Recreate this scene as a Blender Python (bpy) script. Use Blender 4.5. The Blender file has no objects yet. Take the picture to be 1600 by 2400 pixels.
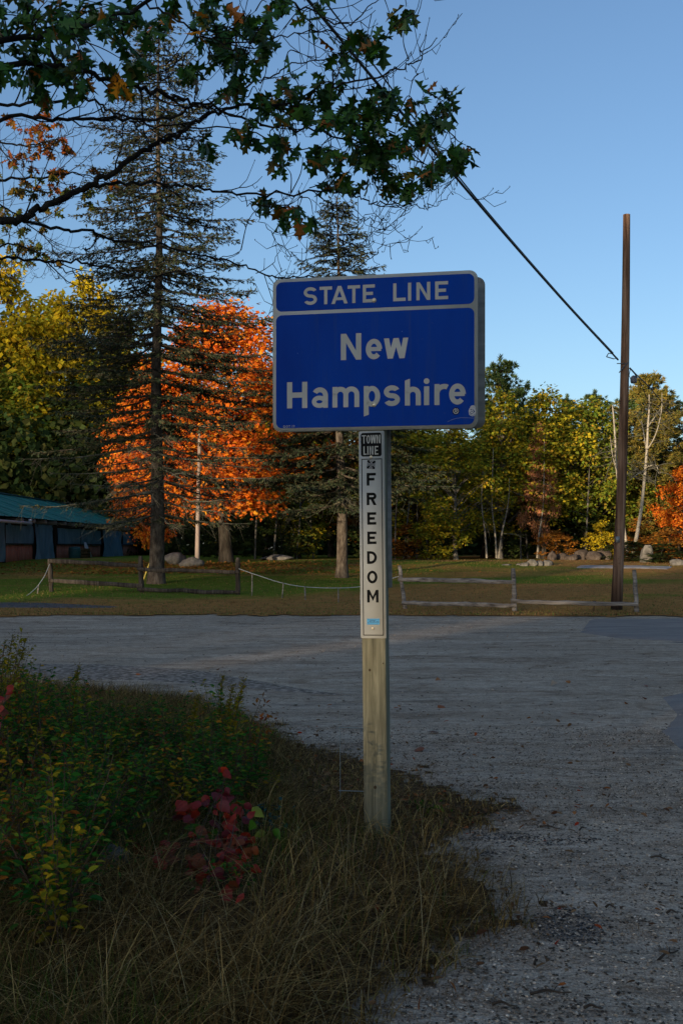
import bpy, math, random
import numpy as np
from mathutils import Vector, Matrix
R = math.radians
random.seed(7); rng = np.random.default_rng(11)
S = bpy.context.scene
COL = S.collection

# ------------------------------------------------------------------ camera
F = 2600.0; HY = 1280.0; CZ = 1.71          # focal length and horizon row in photo pixels, eye height
cam = bpy.data.cameras.new('camera'); co = bpy.data.objects.new('camera', cam); COL.objects.link(co)
cam.sensor_fit = 'VERTICAL'; cam.sensor_height = 36.0; cam.lens = 36.0 * F / 2400
cam.shift_y = (HY - 1200) / 2400
co.location = (0, 0, CZ); co.rotation_euler = (R(90), 0, 0)
cam.clip_start = 0.05; cam.clip_end = 2000
S.camera = co

# ------------------------------------------------------------------ light
SUN_EL = R(4.0); SUN_AZ = R(32)              # sun low behind the camera, to its left
w = bpy.data.worlds.new('World'); S.world = w; w.use_nodes = True
nt = w.node_tree; bg = nt.nodes['Background']
sky = nt.nodes.new('ShaderNodeTexSky'); sky.sky_type = 'NISHITA'; sky.sun_disc = False
sky.sun_elevation = R(14); sky.sun_rotation = math.pi + SUN_AZ
sky.altitude = 0; sky.air_density = 1.05; sky.dust_density = 1.2; sky.ozone_density = 3.4
nt.links.new(sky.outputs[0], bg.inputs[0]); bg.inputs[1].default_value = 0.12
sd = bpy.data.lights.new('sun', 'SUN'); so = bpy.data.objects.new('sun', sd); COL.objects.link(so)
sd.energy = 5.0; sd.angle = R(0.5); sd.color = (1.0, 0.80, 0.55)
sdir = Vector((math.sin(SUN_AZ) * math.cos(SUN_EL), math.cos(SUN_AZ) * math.cos(SUN_EL), -math.sin(SUN_EL)))
so.rotation_euler = sdir.to_track_quat('-Z', 'Y').to_euler()
so.location = (-10, -20, 12)
vs = S.view_settings; vs.view_transform = 'Standard'; vs.look = 'None'; vs.gamma = 1; vs.use_curve_mapping = False
vs.exposure = 0.52
try:
    S.cycles.max_bounces = 5; S.cycles.diffuse_bounces = 4; S.cycles.glossy_bounces = 2; S.cycles.transmission_bounces = 3
    S.cycles.use_denoising = True
except Exception: pass

def P(px, py, d):                             # photo pixel at depth d -> place
    return np.array([(px - 800) / F * d, d, CZ + (HY - py) / F * d])

# ------------------------------------------------------------------ materials
def ramp_set(r, stops):
    cr = r.color_ramp
    while len(cr.elements) < len(stops): cr.elements.new(0.5)
    while len(cr.elements) > len(stops): cr.elements.remove(cr.elements[-1])
    for e, (p, c) in zip(cr.elements, stops): e.position = p; e.color = (*c, 1)
def base_mat(name, rough=0.8, metal=0.0, spec=0.25):
    m = bpy.data.materials.new(name); m.use_nodes = True
    b = m.node_tree.nodes['Principled BSDF']
    b.inputs['Roughness'].default_value = rough; b.inputs['Metallic'].default_value = metal
    b.inputs['Specular IOR Level'].default_value = spec
    return m, m.node_tree, b
def noise(t, scale, detail=4, rough=0.55, stretch=(1, 1, 1), co_='Object', dist=0.0):
    tc = t.nodes.new('ShaderNodeTexCoord'); mp = t.nodes.new('ShaderNodeMapping'); n = t.nodes.new('ShaderNodeTexNoise')
    t.links.new(tc.outputs[co_], mp.inputs[0]); t.links.new(mp.outputs[0], n.inputs['Vector'])
    mp.inputs['Scale'].default_value = stretch
    n.inputs['Scale'].default_value = scale; n.inputs['Detail'].default_value = detail; n.inputs['Roughness'].default_value = rough
    n.inputs['Distortion'].default_value = dist
    return n.outputs['Fac']
def ramp(t, fac, stops):
    r = t.nodes.new('ShaderNodeValToRGB'); ramp_set(r, stops); t.links.new(fac, r.inputs[0]); return r.outputs[0]
def mix(t, fac, a, b, mode='MIX'):
    m = t.nodes.new('ShaderNodeMix'); m.data_type = 'RGBA'; m.blend_type = mode
    for sock, v in ((m.inputs[0], fac), (m.inputs[6], a), (m.inputs[7], b)):
        if isinstance(v, (int, float)): sock.default_value = v
        elif isinstance(v, tuple): sock.default_value = (*v, 1)
        else: t.links.new(v, sock)
    return m.outputs[2]
def bump(t, b, fac, strength=0.3, dist=0.01):
    bp = t.nodes.new('ShaderNodeBump'); bp.inputs['Strength'].default_value = strength; bp.inputs['Distance'].default_value = dist
    t.links.new(fac, bp.inputs['Height']); t.links.new(bp.outputs[0], b.inputs['Normal'])
def simple(name, stops, scale=5, rough=0.8, metal=0.0, stretch=(1, 1, 1), bmp=0.0, bdist=0.005, detail=5, spec=0.4, bscale=None):
    m, t, b = base_mat(name, rough, metal, spec * (.15 if rough > .8 else .6))
    f = noise(t, scale, detail, 0.6, stretch)
    t.links.new(ramp(t, f, stops), b.inputs['Base Color'])
    if bmp:
        f2 = noise(t, bscale or scale * 3, 5, 0.6, stretch); bump(t, b, f2, bmp, bdist)
    return m
def flat(name, c, rough=0.5, metal=0.0, spec=0.4):
    v = tuple(x * 0.85 for x in c); return simple(name, [(0.3, v), (0.7, c)], 9, rough, metal, spec=spec)
def leafmat(name, stops, trans=0.25, src='island', rough=0.7, spec=0.03, patch=None):
    m, t, b = base_mat(name, rough, 0, spec)
    if src == 'island': g = t.nodes.new('ShaderNodeNewGeometry'); f = g.outputs['Random Per Island']
    else: g = t.nodes.new('ShaderNodeObjectInfo'); f = g.outputs['Random']
    c = ramp(t, f, stops)
    if patch:
        n = noise(t, patch[0], 2, 0.5); fr = ramp(t, n, [(patch[1], (0, 0, 0)), (patch[2], (1, 1, 1))])
        c = mix(t, fr, c, mix(t, 0.6, c, patch[3]))
    t.links.new(c, b.inputs['Base Color'])
    tr = t.nodes.new('ShaderNodeBsdfTranslucent'); t.links.new(c, tr.inputs[0])
    mx = t.nodes.new('ShaderNodeMixShader'); mx.inputs[0].default_value = trans
    out = t.nodes['Material Output']
    t.links.new(b.outputs[0], mx.inputs[1]); t.links.new(tr.outputs[0], mx.inputs[2]); t.links.new(mx.outputs[0], out.inputs[0])
    return m

# ------------------------------------------------------------------ mesh tools
class MB:
    def __init__(s): s.v = []; s.f = []; s.n = 0
    def add(s, v, f):
        v = np.asarray(v, float); s.v.append(v); s.f.append((np.asarray(f, int) + s.n)); s.n += len(v)
    def polys(s, v, faces):
        v = np.asarray(v, float)
        s.v.append(v)
        for f in faces: s.f.append(np.array([f], int) + s.n)
        s.n += len(v)
    def tube(s, pts, rad, k=6, cap=True):
        pts = np.asarray(pts, float); n = len(pts); rad = np.broadcast_to(np.asarray(rad, float), (n,))
        tg = np.gradient(pts, axis=0); tg /= np.linalg.norm(tg, axis=1)[:, None] + 1e-9
        ref = np.array([0, 0, 1.0]) if abs(tg[:, 2]).mean() < 0.8 else np.array([1.0, 0, 0])
        a = np.cross(tg, ref); a /= np.linalg.norm(a, axis=1)[:, None] + 1e-9; b = np.cross(tg, a)
        th = np.arange(k) * 2 * np.pi / k
        v = pts[:, None] + rad[:, None, None] * (np.cos(th)[None, :, None] * a[:, None] + np.sin(th)[None, :, None] * b[:, None])
        i = np.arange(n - 1)[:, None] * k; j = np.arange(k)[None]; j2 = (j + 1) % k
        f = np.stack([i + j, i + j2, i + k + j2, i + k + j], -1).reshape(-1, 4)
        s.add(v.reshape(-1, 3), f)
        if cap and k > 2 and rad[-1] > 0.004:
            s.polys(v[-1], [list(range(k))]); s.polys(v[0], [list(range(k))[::-1]])
    def box(s, x0, x1, y0, y1, z0, z1, M=None):
        v = np.array([[x, y, z] for z in (z0, z1) for y in (y0, y1) for x in (x0, x1)], float)
        if M is not None: v = v @ M[0].T + M[1]
        s.add(v, [[0, 2, 3, 1], [4, 5, 7, 6], [0, 1, 5, 4], [2, 6, 7, 3], [0, 4, 6, 2], [1, 3, 7, 5]])
    def mesh(s, name, mat, smooth=False):
        me = bpy.data.meshes.new(name)
        V = np.concatenate(s.v).astype(np.float32)
        sizes = np.concatenate([np.full(len(f), f.shape[1]) for f in s.f]); idx = np.concatenate([f.ravel() for f in s.f]).astype(np.int32)
        me.vertices.add(len(V)); me.vertices.foreach_set('co', V.ravel())
        me.loops.add(len(idx)); me.loops.foreach_set('vertex_index', idx)
        me.polygons.add(len(sizes)); st = np.concatenate([[0], np.cumsum(sizes)[:-1]]).astype(np.int32)
        me.polygons.foreach_set('loop_start', st)
        if smooth: me.polygons.foreach_set('use_smooth', np.ones(len(sizes), bool))
        me.update(calc_edges=True); me.validate()
        if mat: me.materials.append(mat)
        return me
    def obj(s, name, mat, parent=None, smooth=False, bevel=0, **kw):
        o = bpy.data.objects.new(name, s.mesh(name, mat, smooth)); COL.objects.link(o)
        if parent: o.parent = parent
        if bevel:
            b = o.modifiers.new('bevel', 'BEVEL'); b.width = bevel; b.segments = 2; b.limit_method = 'ANGLE'
        for k_, v_ in kw.items(): o[k_] = v_
        return o
def frames(t, n):                              # rows: side, tip, normal
    t = t / (np.linalg.norm(t, axis=1)[:, None] + 1e-9)
    s_ = np.cross(t, n); s_ /= np.linalg.norm(s_, axis=1)[:, None] + 1e-9
    n2 = np.cross(s_, t); return s_, t, n2
def scatter(mb, tv, tf, pos, t, n, sc):        # template copies (x side, y tip, z normal)
    s_, t_, n_ = frames(t, n); sc = np.asarray(sc, float)
    if sc.ndim == 1: sc = sc[:, None] * np.ones(3)
    V = pos[:, None] + (tv[None, :, 0, None] * sc[:, None, 0, None]) * s_[:, None] + (tv[None, :, 1, None] * sc[:, None, 1, None]) * t_[:, None] + (tv[None, :, 2, None] * sc[:, None, 2, None]) * n_[:, None]
    k = len(tv); tf = np.asarray(tf); Fc = (tf[None] + (np.arange(len(pos)) * k)[:, None, None]).reshape(-1, tf.shape[1])
    mb.add(V.reshape(-1, 3), Fc)
RH = (np.array([[0, 0, 0], [-.5, .45, .0], [0, 1, -.08], [.5, .45, .0]]), np.array([[0, 1, 2, 3]]))
def rnd(n, s=1.0): return rng.normal(0, s, (n, 3))
def unit(v): return v / (np.linalg.norm(v, axis=-1, keepdims=True) + 1e-9)
def smoothpath(pts, n=6):
    p = np.asarray(pts, float); q = np.vstack([2 * p[0] - p[1], p, 2 * p[-1] - p[-2]]); out = []
    for i in range(1, len(q) - 2):
        for u in np.linspace(0, 1, n, endpoint=False):
            out.append(.5 * ((2 * q[i]) + (-q[i-1] + q[i+1]) * u + (2 * q[i-1] - 5 * q[i] + 4 * q[i+1] - q[i+2]) * u**2 + (-q[i-1] + 3 * q[i] - 3 * q[i+1] + q[i+2]) * u**3))
    out.append(p[-1]); return np.array(out)
def thing(name, loc, label, cat, group=None, rz=0):
    o = bpy.data.objects.new(name, None); COL.objects.link(o); o.location = [float(a) for a in loc]; o.rotation_euler = (0, 0, rz)
    o.empty_display_size = 0.3; return tag(o, label, cat, group)
def tag(o, label, cat, group=None):
    o['label'] = label; o['category'] = cat
    if group: o['group'] = group
    return o
def copy_tree(o, parent=None):
    c = o.copy(); COL.objects.link(c); c.parent = parent
    for ch in list(o.children): copy_tree(ch, c)
    return c
# value noise for terrain and edges
_tab = rng.random((256, 256))
def vn(x, y):
    x = np.asarray(x, float); y = np.asarray(y, float)
    xi = np.floor(x).astype(int); yi = np.floor(y).astype(int); fx = x - xi; fy = y - yi
    fx = fx * fx * (3 - 2 * fx); fy = fy * fy * (3 - 2 * fy)
    g = lambda a, b: _tab[a % 256, b % 256]
    return (g(xi, yi) * (1 - fx) + g(xi + 1, yi) * fx) * (1 - fy) + (g(xi, yi + 1) * (1 - fx) + g(xi + 1, yi + 1) * fx) * fy
def sstep(a, b, x): t = np.clip((x - a) / (b - a), 0, 1); return t * t * (3 - 2 * t)
def softramp(x, a, b):                        # integral of a trapezoid: slope 1 between a and b with eased ends
    e = 3.0; f = lambda u: np.where(u < -e, 0, np.where(u > e, u, (u + e) ** 2 / (4 * e)))
    return f(x - a) - f(x - b)
def GZ(x, y):
    x = np.asarray(x, float); y = np.asarray(y, float)
    z = 0.05 * softramp(y, 27.0, 48.0)
    s = x * math.sin(SUN_AZ) + y * math.cos(SUN_AZ)
    z = z + 2.0 * sstep(-30, -90, s)  # unseen rise added behind the camera to help block the low sun
    z = z + 0.05 * (vn(x * .35 + 9, y * .35) - .5) * sstep(9, 16, y) + .012 * (vn(x * 1.3, y * 1.3) - .5)
    return z
VERGE = [(-9, 15.2), (-4.6, 14.2), (-3.0, 13.2), (-1.75, 12.6), (-.85, 11.0), (-.38, 9.8), (.2, 9.0), (.62, 8.15), (1.0, 7.55), (1.26, 7.25), (.95, 6.9), (.72, 6.5), (.66, 6.1), (.8, 5.65), (.84, 5.15), (.58, 4.75), (.32, 4.4), (.14, 4.15), (.02, 3.8), (-.3, 3.0), (-.9, 1.2), (-9, -2)]
def inpoly(x, y, poly):
    x = np.asarray(x, float); y = np.asarray(y, float); c = np.zeros(x.shape, bool); n = len(poly)
    for i in range(n):
        x1, y1 = poly[i]; x2, y2 = poly[(i + 1) % n]
        cond = ((y1 > y) != (y2 > y)) & (x < (x2 - x1) * (y - y1) / (y2 - y1 + 1e-12) + x1); c ^= cond
    return c
def edgedist(x, y, poly):
    x = np.asarray(x, float); y = np.asarray(y, float); d = np.full(x.shape, 1e9); n = len(poly)
    for i in range(n):
        ax, ay = poly[i]; bx, by = poly[(i + 1) % n]; vx, vy = bx - ax, by - ay; L = vx * vx + vy * vy + 1e-12
        u = np.clip(((x - ax) * vx + (y - ay) * vy) / L, 0, 1); d = np.minimum(d, np.hypot(x - ax - u * vx, y - ay - u * vy))
    return d
def verge_in(x, y):
    x = np.asarray(x, float); y = np.asarray(y, float)
    jx = x + .3 * (vn(x * 3 + 5, y * 3) - .5) + .22 * (vn(x * 11, y * 11) - .5); jy = y + .4 * (vn(x * 2.4, y * 2.4 + 7) - .5) + .2 * (vn(x * 13, y * 13 + 7) - .5)
    return inpoly(jx, jy, VERGE)
def VZ(x, y):                                  # top of the grassy verge
    d = edgedist(x, y, VERGE) * inpoly(x, y, VERGE)
    return GZ(x, y) + .004 + .06 * sstep(0.1, 1.6, d)
def gz(x, y): return float(GZ(x, y))
def sheet(name, xs, ys, zf, mat, keep=None, smooth=True):
    X, Y = np.meshgrid(xs, ys); Z = zf(X, Y); nx = len(xs)
    mb = MB(); i = np.arange(len(ys) - 1)[:, None] * nx; j = np.arange(nx - 1)[None]
    f = np.stack([i + j, i + j + 1, i + j + nx + 1, i + j + nx], -1).reshape(-1, 4)
    if keep is not None:
        cx = ((X[:-1, :-1] + X[1:, 1:]) / 2).ravel(); cy = ((Y[:-1, :-1] + Y[1:, 1:]) / 2).ravel(); f = f[keep(cx, cy)]
    V = np.stack([X, Y, Z], -1).reshape(-1, 3)
    used = np.unique(f); mp = np.full(len(V), -1); mp[used] = np.arange(len(used))
    mb.add(V[used], mp[f]); o = mb.obj(name, mat, smooth=smooth); o['kind'] = 'structure'; return o

# ================================================================== GROUND
def gravel_mat():
    m, t, b = base_mat('gravel', 1.0, 0, 0.0)
    fine = noise(t, 85, 3, 0.7); mid = noise(t, 9, 5, 0.65); big = noise(t, .55, 4, 0.6, (.35, 1.5, 1)); streak = noise(t, 1.1, 5, 0.7, (.28, 2.2, 1), dist=.6)
    c = ramp(t, fine, [(.3, (.05, .038, .027)), (.42, (.32, .245, .175)), (.54, (.56, .44, .32)), (.68, (.85, .70, .53))])
    c = mix(t, ramp(t, mid, [(.35, (0, 0, 0)), (.7, (.4, .4, .4))]), c, (.46, .365, .27))
    c = mix(t, ramp(t, big, [(.4, (0, 0, 0)), (.62, (.75, .75, .75))]), c, mix(t, .45, c, (.2, .15, .11)))
    c = mix(t, ramp(t, streak, [(.44, (0, 0, 0)), (.6, (.8, .8, .8))]), c, mix(t, .4, c, (.68, .57, .45)))
    c = mix(t, ramp(t, noise(t, .8, 5, .7, (.4, 1.6, 1), dist=1.2), [(.56, (0, 0, 0)), (.68, (.8, .8, .8))]), c, mix(t, .55, c, (.08, .07, .06)))
    br_ = ramp(t, noise(t, .9, 6, .7, (1, 1.8, 1), dist=1.5), [(.50, (0, 0, 0)), (.64, (.75, .75, .75))]); c = mix(t, br_, c, mix(t, .7, c, (.17, .105, .06)))
    sc_ = ramp(t, noise(t, 16, 6, .85, (.45, 1.3, 1)), [(.50, (0, 0, 0)), (.60, (.85, .85, .85))]); c = mix(t, sc_, c, mix(t, .75, c, (.07, .055, .045)))
    t.links.new(c, b.inputs['Base Color'])
    sp = noise(t, 45, 4, 0.8); bump(t, b, sp, .9, .02); return m
M_gravel = gravel_mat()
xs = np.unique(np.concatenate([np.linspace(-300, -20, 24), np.linspace(-20, -5, 31), np.linspace(-5, 5, 101), np.linspace(5, 20, 31), np.linspace(20, 300, 24)]))
ys = np.unique(np.concatenate([np.linspace(-200, -10, 60), np.linspace(-10, 2, 13), np.linspace(2, 14, 121), np.linspace(14, 60, 93), np.linspace(60, 500, 40)]))
def ground_z(x, y):
    near = sstep(14, 9, y) * sstep(2, 3, y)
    z = GZ(x, y) + near * .02 * (vn(x * 4, y * 4) - .5)
    rut = .03 * np.exp(-((x - (1.9 + .02 * (y - 6))) / .5) ** 2) * near
    return z - rut * .4 - .012 * inpoly(x, y, VERGE)
sheet('ground', xs, ys, ground_z, M_gravel)

def lawn_mat():
    m, t, b = base_mat('lawn', 1, 0, 0.0)
    patch = noise(t, .16, 5, .65, (.55, 1.5, 1), dist=.5); fine = noise(t, 6, 6, .8, (.6, 2.2, 1))
    green = ramp(t, fine, [(.3, (.045, .075, .012)), (.5, (.12, .17, .022)), (.7, (.23, .24, .05))])
    brown = ramp(t, fine, [(.3, (.12, .055, .018)), (.5, (.34, .17, .055)), (.7, (.5, .28, .10))])
    # browner towards the road and the right, greener in the middle left
    tc = t.nodes.new('ShaderNodeTexCoord'); sx = t.nodes.new('ShaderNodeSeparateXYZ'); t.links.new(tc.outputs['Object'], sx.inputs[0])
    mr = t.nodes.new('ShaderNodeMapRange'); mr.inputs[1].default_value = -2; mr.inputs[2].default_value = 14; mr.inputs[3].default_value = -.06; mr.inputs[4].default_value = .16; t.links.new(sx.outputs[0], mr.inputs[0])
    my = t.nodes.new('ShaderNodeMapRange'); my.inputs[1].default_value = 33; my.inputs[2].default_value = 27.5; my.inputs[3].default_value = 0; my.inputs[4].default_value = .17; t.links.new(sx.outputs[1], my.inputs[0])
    a = t.nodes.new('ShaderNodeMath'); a.operation = 'ADD'; t.links.new(patch, a.inputs[0]); t.links.new(mr.outputs[0], a.inputs[1])
    a2 = t.nodes.new('ShaderNodeMath'); a2.operation = 'ADD'; t.links.new(a.outputs[0], a2.inputs[0]); t.links.new(my.outputs[0], a2.inputs[1])
    c = mix(t, ramp(t, a2.outputs[0], [(.47, (0, 0, 0)), (.6, (1, 1, 1))]), green, brown)
    t.links.new(c, b.inputs['Base Color']); bump(t, b, fine, .6, .05); return m
M_lawn = lawn_mat()
def lawn_edge(x): return 26.6 + .5 * (vn(x * .4, x * 0 + 3) - .5) + .5 * (vn(x * 2.2, x * 0 + 8) - .5) - .06 * np.clip(x, -2, 9)
sheet('lawn', np.linspace(-70, 70, 561), np.concatenate([np.linspace(25, 50, 126), np.linspace(50.5, 130, 100)]),
      lambda x, y: GZ(x, y) + .02 + .02 * sstep(0, .6, y - lawn_edge(x)) , M_lawn, keep=lambda x, y: y > lawn_edge(x))
M_soil = simple('verge soil', [(.3, (.02, .012, .006)), (.48, (.075, .043, .02)), (.62, (.17, .10, .05)), (.78, (.32, .22, .13))], 26, .95, bmp=.8, bdist=.03, detail=8)
sheet('verge', np.arange(-9, 1.7, .045), np.arange(-1, 15.6, .045), VZ, M_soil, keep=lambda x, y: verge_in(x, y) & (edgedist(x, y, VERGE) > .32 * vn(x * 21, y * 21) - .05))
def asphalt_mat(name, lo, hi):
    m, t, b = base_mat(name, .85, 0, .3)
    f = noise(t, 120, 3, .7); g = noise(t, 1.6, 5, .65, (.5, 1.4, 1))
    c = mix(t, ramp(t, g, [(.35, (0, 0, 0)), (.7, (1, 1, 1))]), ramp(t, f, [(.35, lo), (.7, hi)]), ramp(t, f, [(.3, tuple(a * 1.5 for a in lo)), (.7, tuple(a * 1.6 for a in hi))]))
    t.links.new(c, b.inputs['Base Color']); bump(t, b, f, .6, .01); return m
M_asph = asphalt_mat('worn asphalt', (.12, .1, .085), (.23, .19, .16)); M_asphd = asphalt_mat('dark asphalt', (.07, .058, .048), (.17, .14, .115))
def slab(name, poly, h, mat, jit=.1, step=.06, fr=3.0, smooth_=True, below=.02):
    xs_ = [p[0] for p in poly]; ys_ = [p[1] for p in poly]
    def keep(x, y):
        return inpoly(x + jit * 2 * (vn(x * fr + 3, y * fr) - .5), y + jit * 2 * (vn(x * fr, y * fr + 31) - .5), poly)
    def zf(x, y):
        d = edgedist(x, y, poly) * inpoly(x, y, poly); return ground_z(x, y) - below + (h + below) * sstep(0, jit + .05, d)
    return sheet(name, np.arange(min(xs_) - jit * 2, max(xs_) + jit * 2, step), np.arange(min(ys_) - jit * 2, max(ys_) + jit * 2, step), zf, mat, keep)
slab('asphalt_road', [(1.37, 4.2), (1.32, 3.6), (1.2, 2.8), (1.1, 1), (5, 1), (5, 4.9), (1.8, 4.6)], .022, M_asphd, .05, .04, below=.015)
slab('asphalt_apron', [(2.75, 8.9), (2.85, 10.2), (3.3, 11.2), (3.55, 12.6), (4.6, 13.8), (12, 14), (12, 6.2), (2.9, 6.4), (2.35, 7.2)], .012, M_asph, .12, .08, below=.012)
slab('asphalt_patch', [(4.6, 22.0), (5.6, 25.6), (16, 26.4), (26, 26.3), (26, 18.2), (9.0, 18.6), (6.6, 19.2), (5.0, 20.4)], .035, M_asph, .25, .12, 1.2, below=.02)
slab('dark_patch', [(5.6, 19.9), (8.4, 18.9), (11.2, 18.2), (15, 18.1), (15, 17.7), (9.8, 17.75), (6.4, 18.9), (4.9, 20.3)], .02, M_asphd, .2, .08, 1.5, below=.012)
slab('dark_strip', [(-5.6, 16.6), (-3.4, 16.5), (-1.6, 15.4), (.2, 13.3), (1.3, 12.0), (0, 12.3), (-1.2, 13.0), (-2.6, 13.6), (-5.6, 13.8)], .006, simple('dark mud', [(.3, (.05, .04, .03)), (.46, (.17, .135, .105)), (.6, (.4, .32, .25))], 14, .95, detail=9, bmp=.6, bdist=.02), .55, .05, 6.0, below=.02)
M_path = simple('pale path', [(.3, (.2, .18, .17)), (.7, (.42, .38, .35))], 4, .9, bmp=.3)
slab('path', [(8.9, 43.2), (12.6, 42.4), (13.4, 44.2), (9.4, 44.8)], .07, M_path, .25, .15, 1.2)
slab('dirt_track', [(-11.5, 28.2), (-5.8, 28.3), (-5.4, 29.0), (-8, 30.0), (-11.5, 30.4)], .055, simple('dirt', [(.3, (.06, .055, .055)), (.7, (.14, .13, .13))], 6, .9, bmp=.4), .3, .12, 1.2)

# loose stones on the gravel
stv = np.array([[1, 0, 0], [-1, 0, 0], [0, 1, 0], [0, -1, 0], [0, 0, .7], [0, 0, -.7], [.6, .6, .3], [-.5, .6, .35]])
stf = np.array([[0, 6, 4], [6, 2, 4], [2, 7, 4], [7, 1, 4], [1, 3, 4], [3, 0, 4], [0, 2, 6], [2, 1, 7], [0, 3, 5], [3, 1, 5]])
def stones(name, n, x0, x1, y0, y1, smin, smax, mat, power=2.5, dens=None):
    x = rng.uniform(x0, x1, n * 3); y = y0 + (y1 - y0) * rng.random(n * 3) ** 1.5
    k = ~verge_in(x, y)
    if dens is not None: k &= rng.random(len(x)) < dens(x, y)
    x = x[k][:n]; y = y[k][:n]; n = len(x); s = smin + (smax - smin) * rng.random(n) ** power
    mb = MB(); th = rng.uniform(0, 6.28, n); t = np.stack([np.cos(th), np.sin(th), rng.normal(0, .2, n)], 1)
    sc = np.stack([s, s * rng.uniform(.6, 1.5, n), s * rng.uniform(.5, .9, n)], 1)
    scatter(mb, stv, stf, np.stack([x, y, ground_z(x, y) + s * .25], 1), t, np.tile([0, 0, 1.0], (n, 1)) + rnd(n, .15), sc)
    o = mb.obj(name, mat, kind='stuff'); return tag(o, 'loose grey and tan stones strewn over the gravel lot', 'gravel')
M_peb = leafmat('pebbles', [(0, (.03, .026, .022)), (.3, (.10, .08, .06)), (.6, (.30, .235, .17)), (.9, (.52, .42, .31)), (1, (.68, .56, .44))], 0, rough=.85)
stones('gravel', 60000, -1.2, 3.4, 3.2, 10.5, .0022, .0095, M_peb, 2.4, lambda x, y: .25 + .75 * vn(x * 1.8, y * 1.4 + 4))
stones('gravel', 3500, -7, 9, 10, 26, .004, .02, leafmat('far clods', [(0, (.07, .055, .045)), (.6, (.18, .145, .115)), (.85, (.3, .25, .2)), (1, (.5, .43, .35))], 0, rough=.9), 2.6, lambda x, y: .15 + .85 * vn(x * .9, y * .7 + 4))
M_pebd = leafmat('dark chips', [(0, (.02, .02, .02)), (.5, (.07, .065, .06)), (1, (.2, .18, .16))], 0, rough=.85)
def blob(cx, cy, r): return lambda x, y: np.exp(-(((x - cx) / r[0]) ** 2 + ((y - cy) / r[1]) ** 2) ** 2)
for cx, cy, rx, ry, n in ((1.02, 5.0, .17, .22, 900), (.85, 6.55, .30, .09, 420), (1.2, 6.45, .35, .08, 260), (.7, 6.2, .22, .07, 200)):
    o = stones('gravel', n, cx - rx * 1.2, cx + rx * 1.2, cy - ry * 1.5, cy + ry * 1.5, .003, .010, M_pebd, 1.8, blob(cx, cy, (rx, ry)))
    o['label'] = 'small patch of dark crushed asphalt chips on the gravel'; o['category'] = 'stone chips'

# ================================================================== ROAD SIGN
M_sheet = simple('reflective grey sheeting', [(.3, (.30, .295, .26)), (.7, (.40, .39, .35))], 3, .55, .0, bmp=.05, bdist=.001, spec=.3)
def blue_mat():
    m, t, b = base_mat('blue sheeting', .5, 0, .04)
    f = noise(t, 2.2, 4, .6, (1, 1, .35)); s2 = noise(t, 160, 2, .6)
    c = ramp(t, f, [(.3, (.0005, .024, .19)), (.7, (.0008, .040, .27))]); c = mix(t, ramp(t, s2, [(.4, (0, 0, 0)), (.7, (.25, .25, .25))]), c, (.001, .042, .26))
    dr = noise(t, 9, 5, .7, (3, 1, .18)); c = mix(t, ramp(t, dr, [(.52, (0, 0, 0)), (.75, (.3, .3, .3))]), c, (.03, .06, .16)); ds = noise(t, 60, 3, .8); c = mix(t, ramp(t, ds, [(.66, (0, 0, 0)), (.72, (.25, .25, .25))]), c, (.08, .11, .2))
    t.links.new(c, b.inputs['Base Color']); bump(t, b, f, .08, .01); return m
M_blue = blue_mat()
M_black = flat('black print', (.006, .006, .006), .6, spec=.08)
M_alu = simple('weathered aluminium', [(.3, (.15, .14, .12)), (.7, (.26, .24, .21))], 3, .6, .2, (1, 1, 6), bmp=.1, bdist=.002)
M_bolt = flat('bolt metal', (.75, .62, .42), .35, .4)
M_wht = flat('white ink', (.42, .42, .42), .5)
def post_mat():
    m, t, b = base_mat('treated post wood', .85, 0, .2)
    g = noise(t, 14, 6, .7, (2.2, 2.2, .12), dist=.4); l = noise(t, 2, 3, .5, (1, 1, .6)); k = noise(t, 40, 3, .7, (2, 2, .05))
    c = ramp(t, g, [(.3, (.065, .06, .036)), (.5, (.15, .135, .085)), (.68, (.26, .235, .155))])
    c = mix(t, ramp(t, l, [(.4, (0, 0, 0)), (.65, (.7, .7, .7))]), c, mix(t, .5, c, (.10, .11, .07)))
    c = mix(t, ramp(t, k, [(.3, (.5, .5, .5)), (.42, (0, 0, 0))]), c, (.04, .035, .02))
    t.links.new(c, b.inputs['Base Color']); bump(t, b, g, .6, .006); return m
TH = R(11); SX = (884.5 - 800) / F * 6.6
sign = thing('road_sign', (SX, 6.6, VZ(SX, 6.6) * 0), 'blue state line sign above a narrow town line panel on a square wooden post', 'road sign', rz=-TH)
HT = .07
leanM = Matrix.Rotation(R(-.6), 3, 'Y')
Lm = np.array(leanM)
ps = MB(); zz = np.concatenate([[-.5, 0], np.linspace(.05, 3.2, 40)])
ring = [(-HT + .004, -HT), (HT - .004, -HT), (HT, -HT + .004), (HT, HT - .004), (HT - .004, HT), (-HT + .004, HT), (-HT, HT - .004), (-HT, -HT + .004)]
V = [];
for z in zz:
    for (x, y) in ring: V.append([x + .001 * math.sin(z * 3), y, z])
V = np.array(V) @ Lm.T; fc = []
for i in range(len(zz) - 1):
    for j in range(8): fc.append([i * 8 + j, i * 8 + (j + 1) % 8, i * 8 + 8 + (j + 1) % 8, i * 8 + 8 + j])
ps.add(V, fc); ps.polys(V[-8:], [list(range(8))])
post = ps.obj('post', post_mat(), sign)
M_knot = simple('knot wood', [(.3, (.03, .022, .012)), (.7, (.07, .05, .03))], 30, .9)
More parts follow.
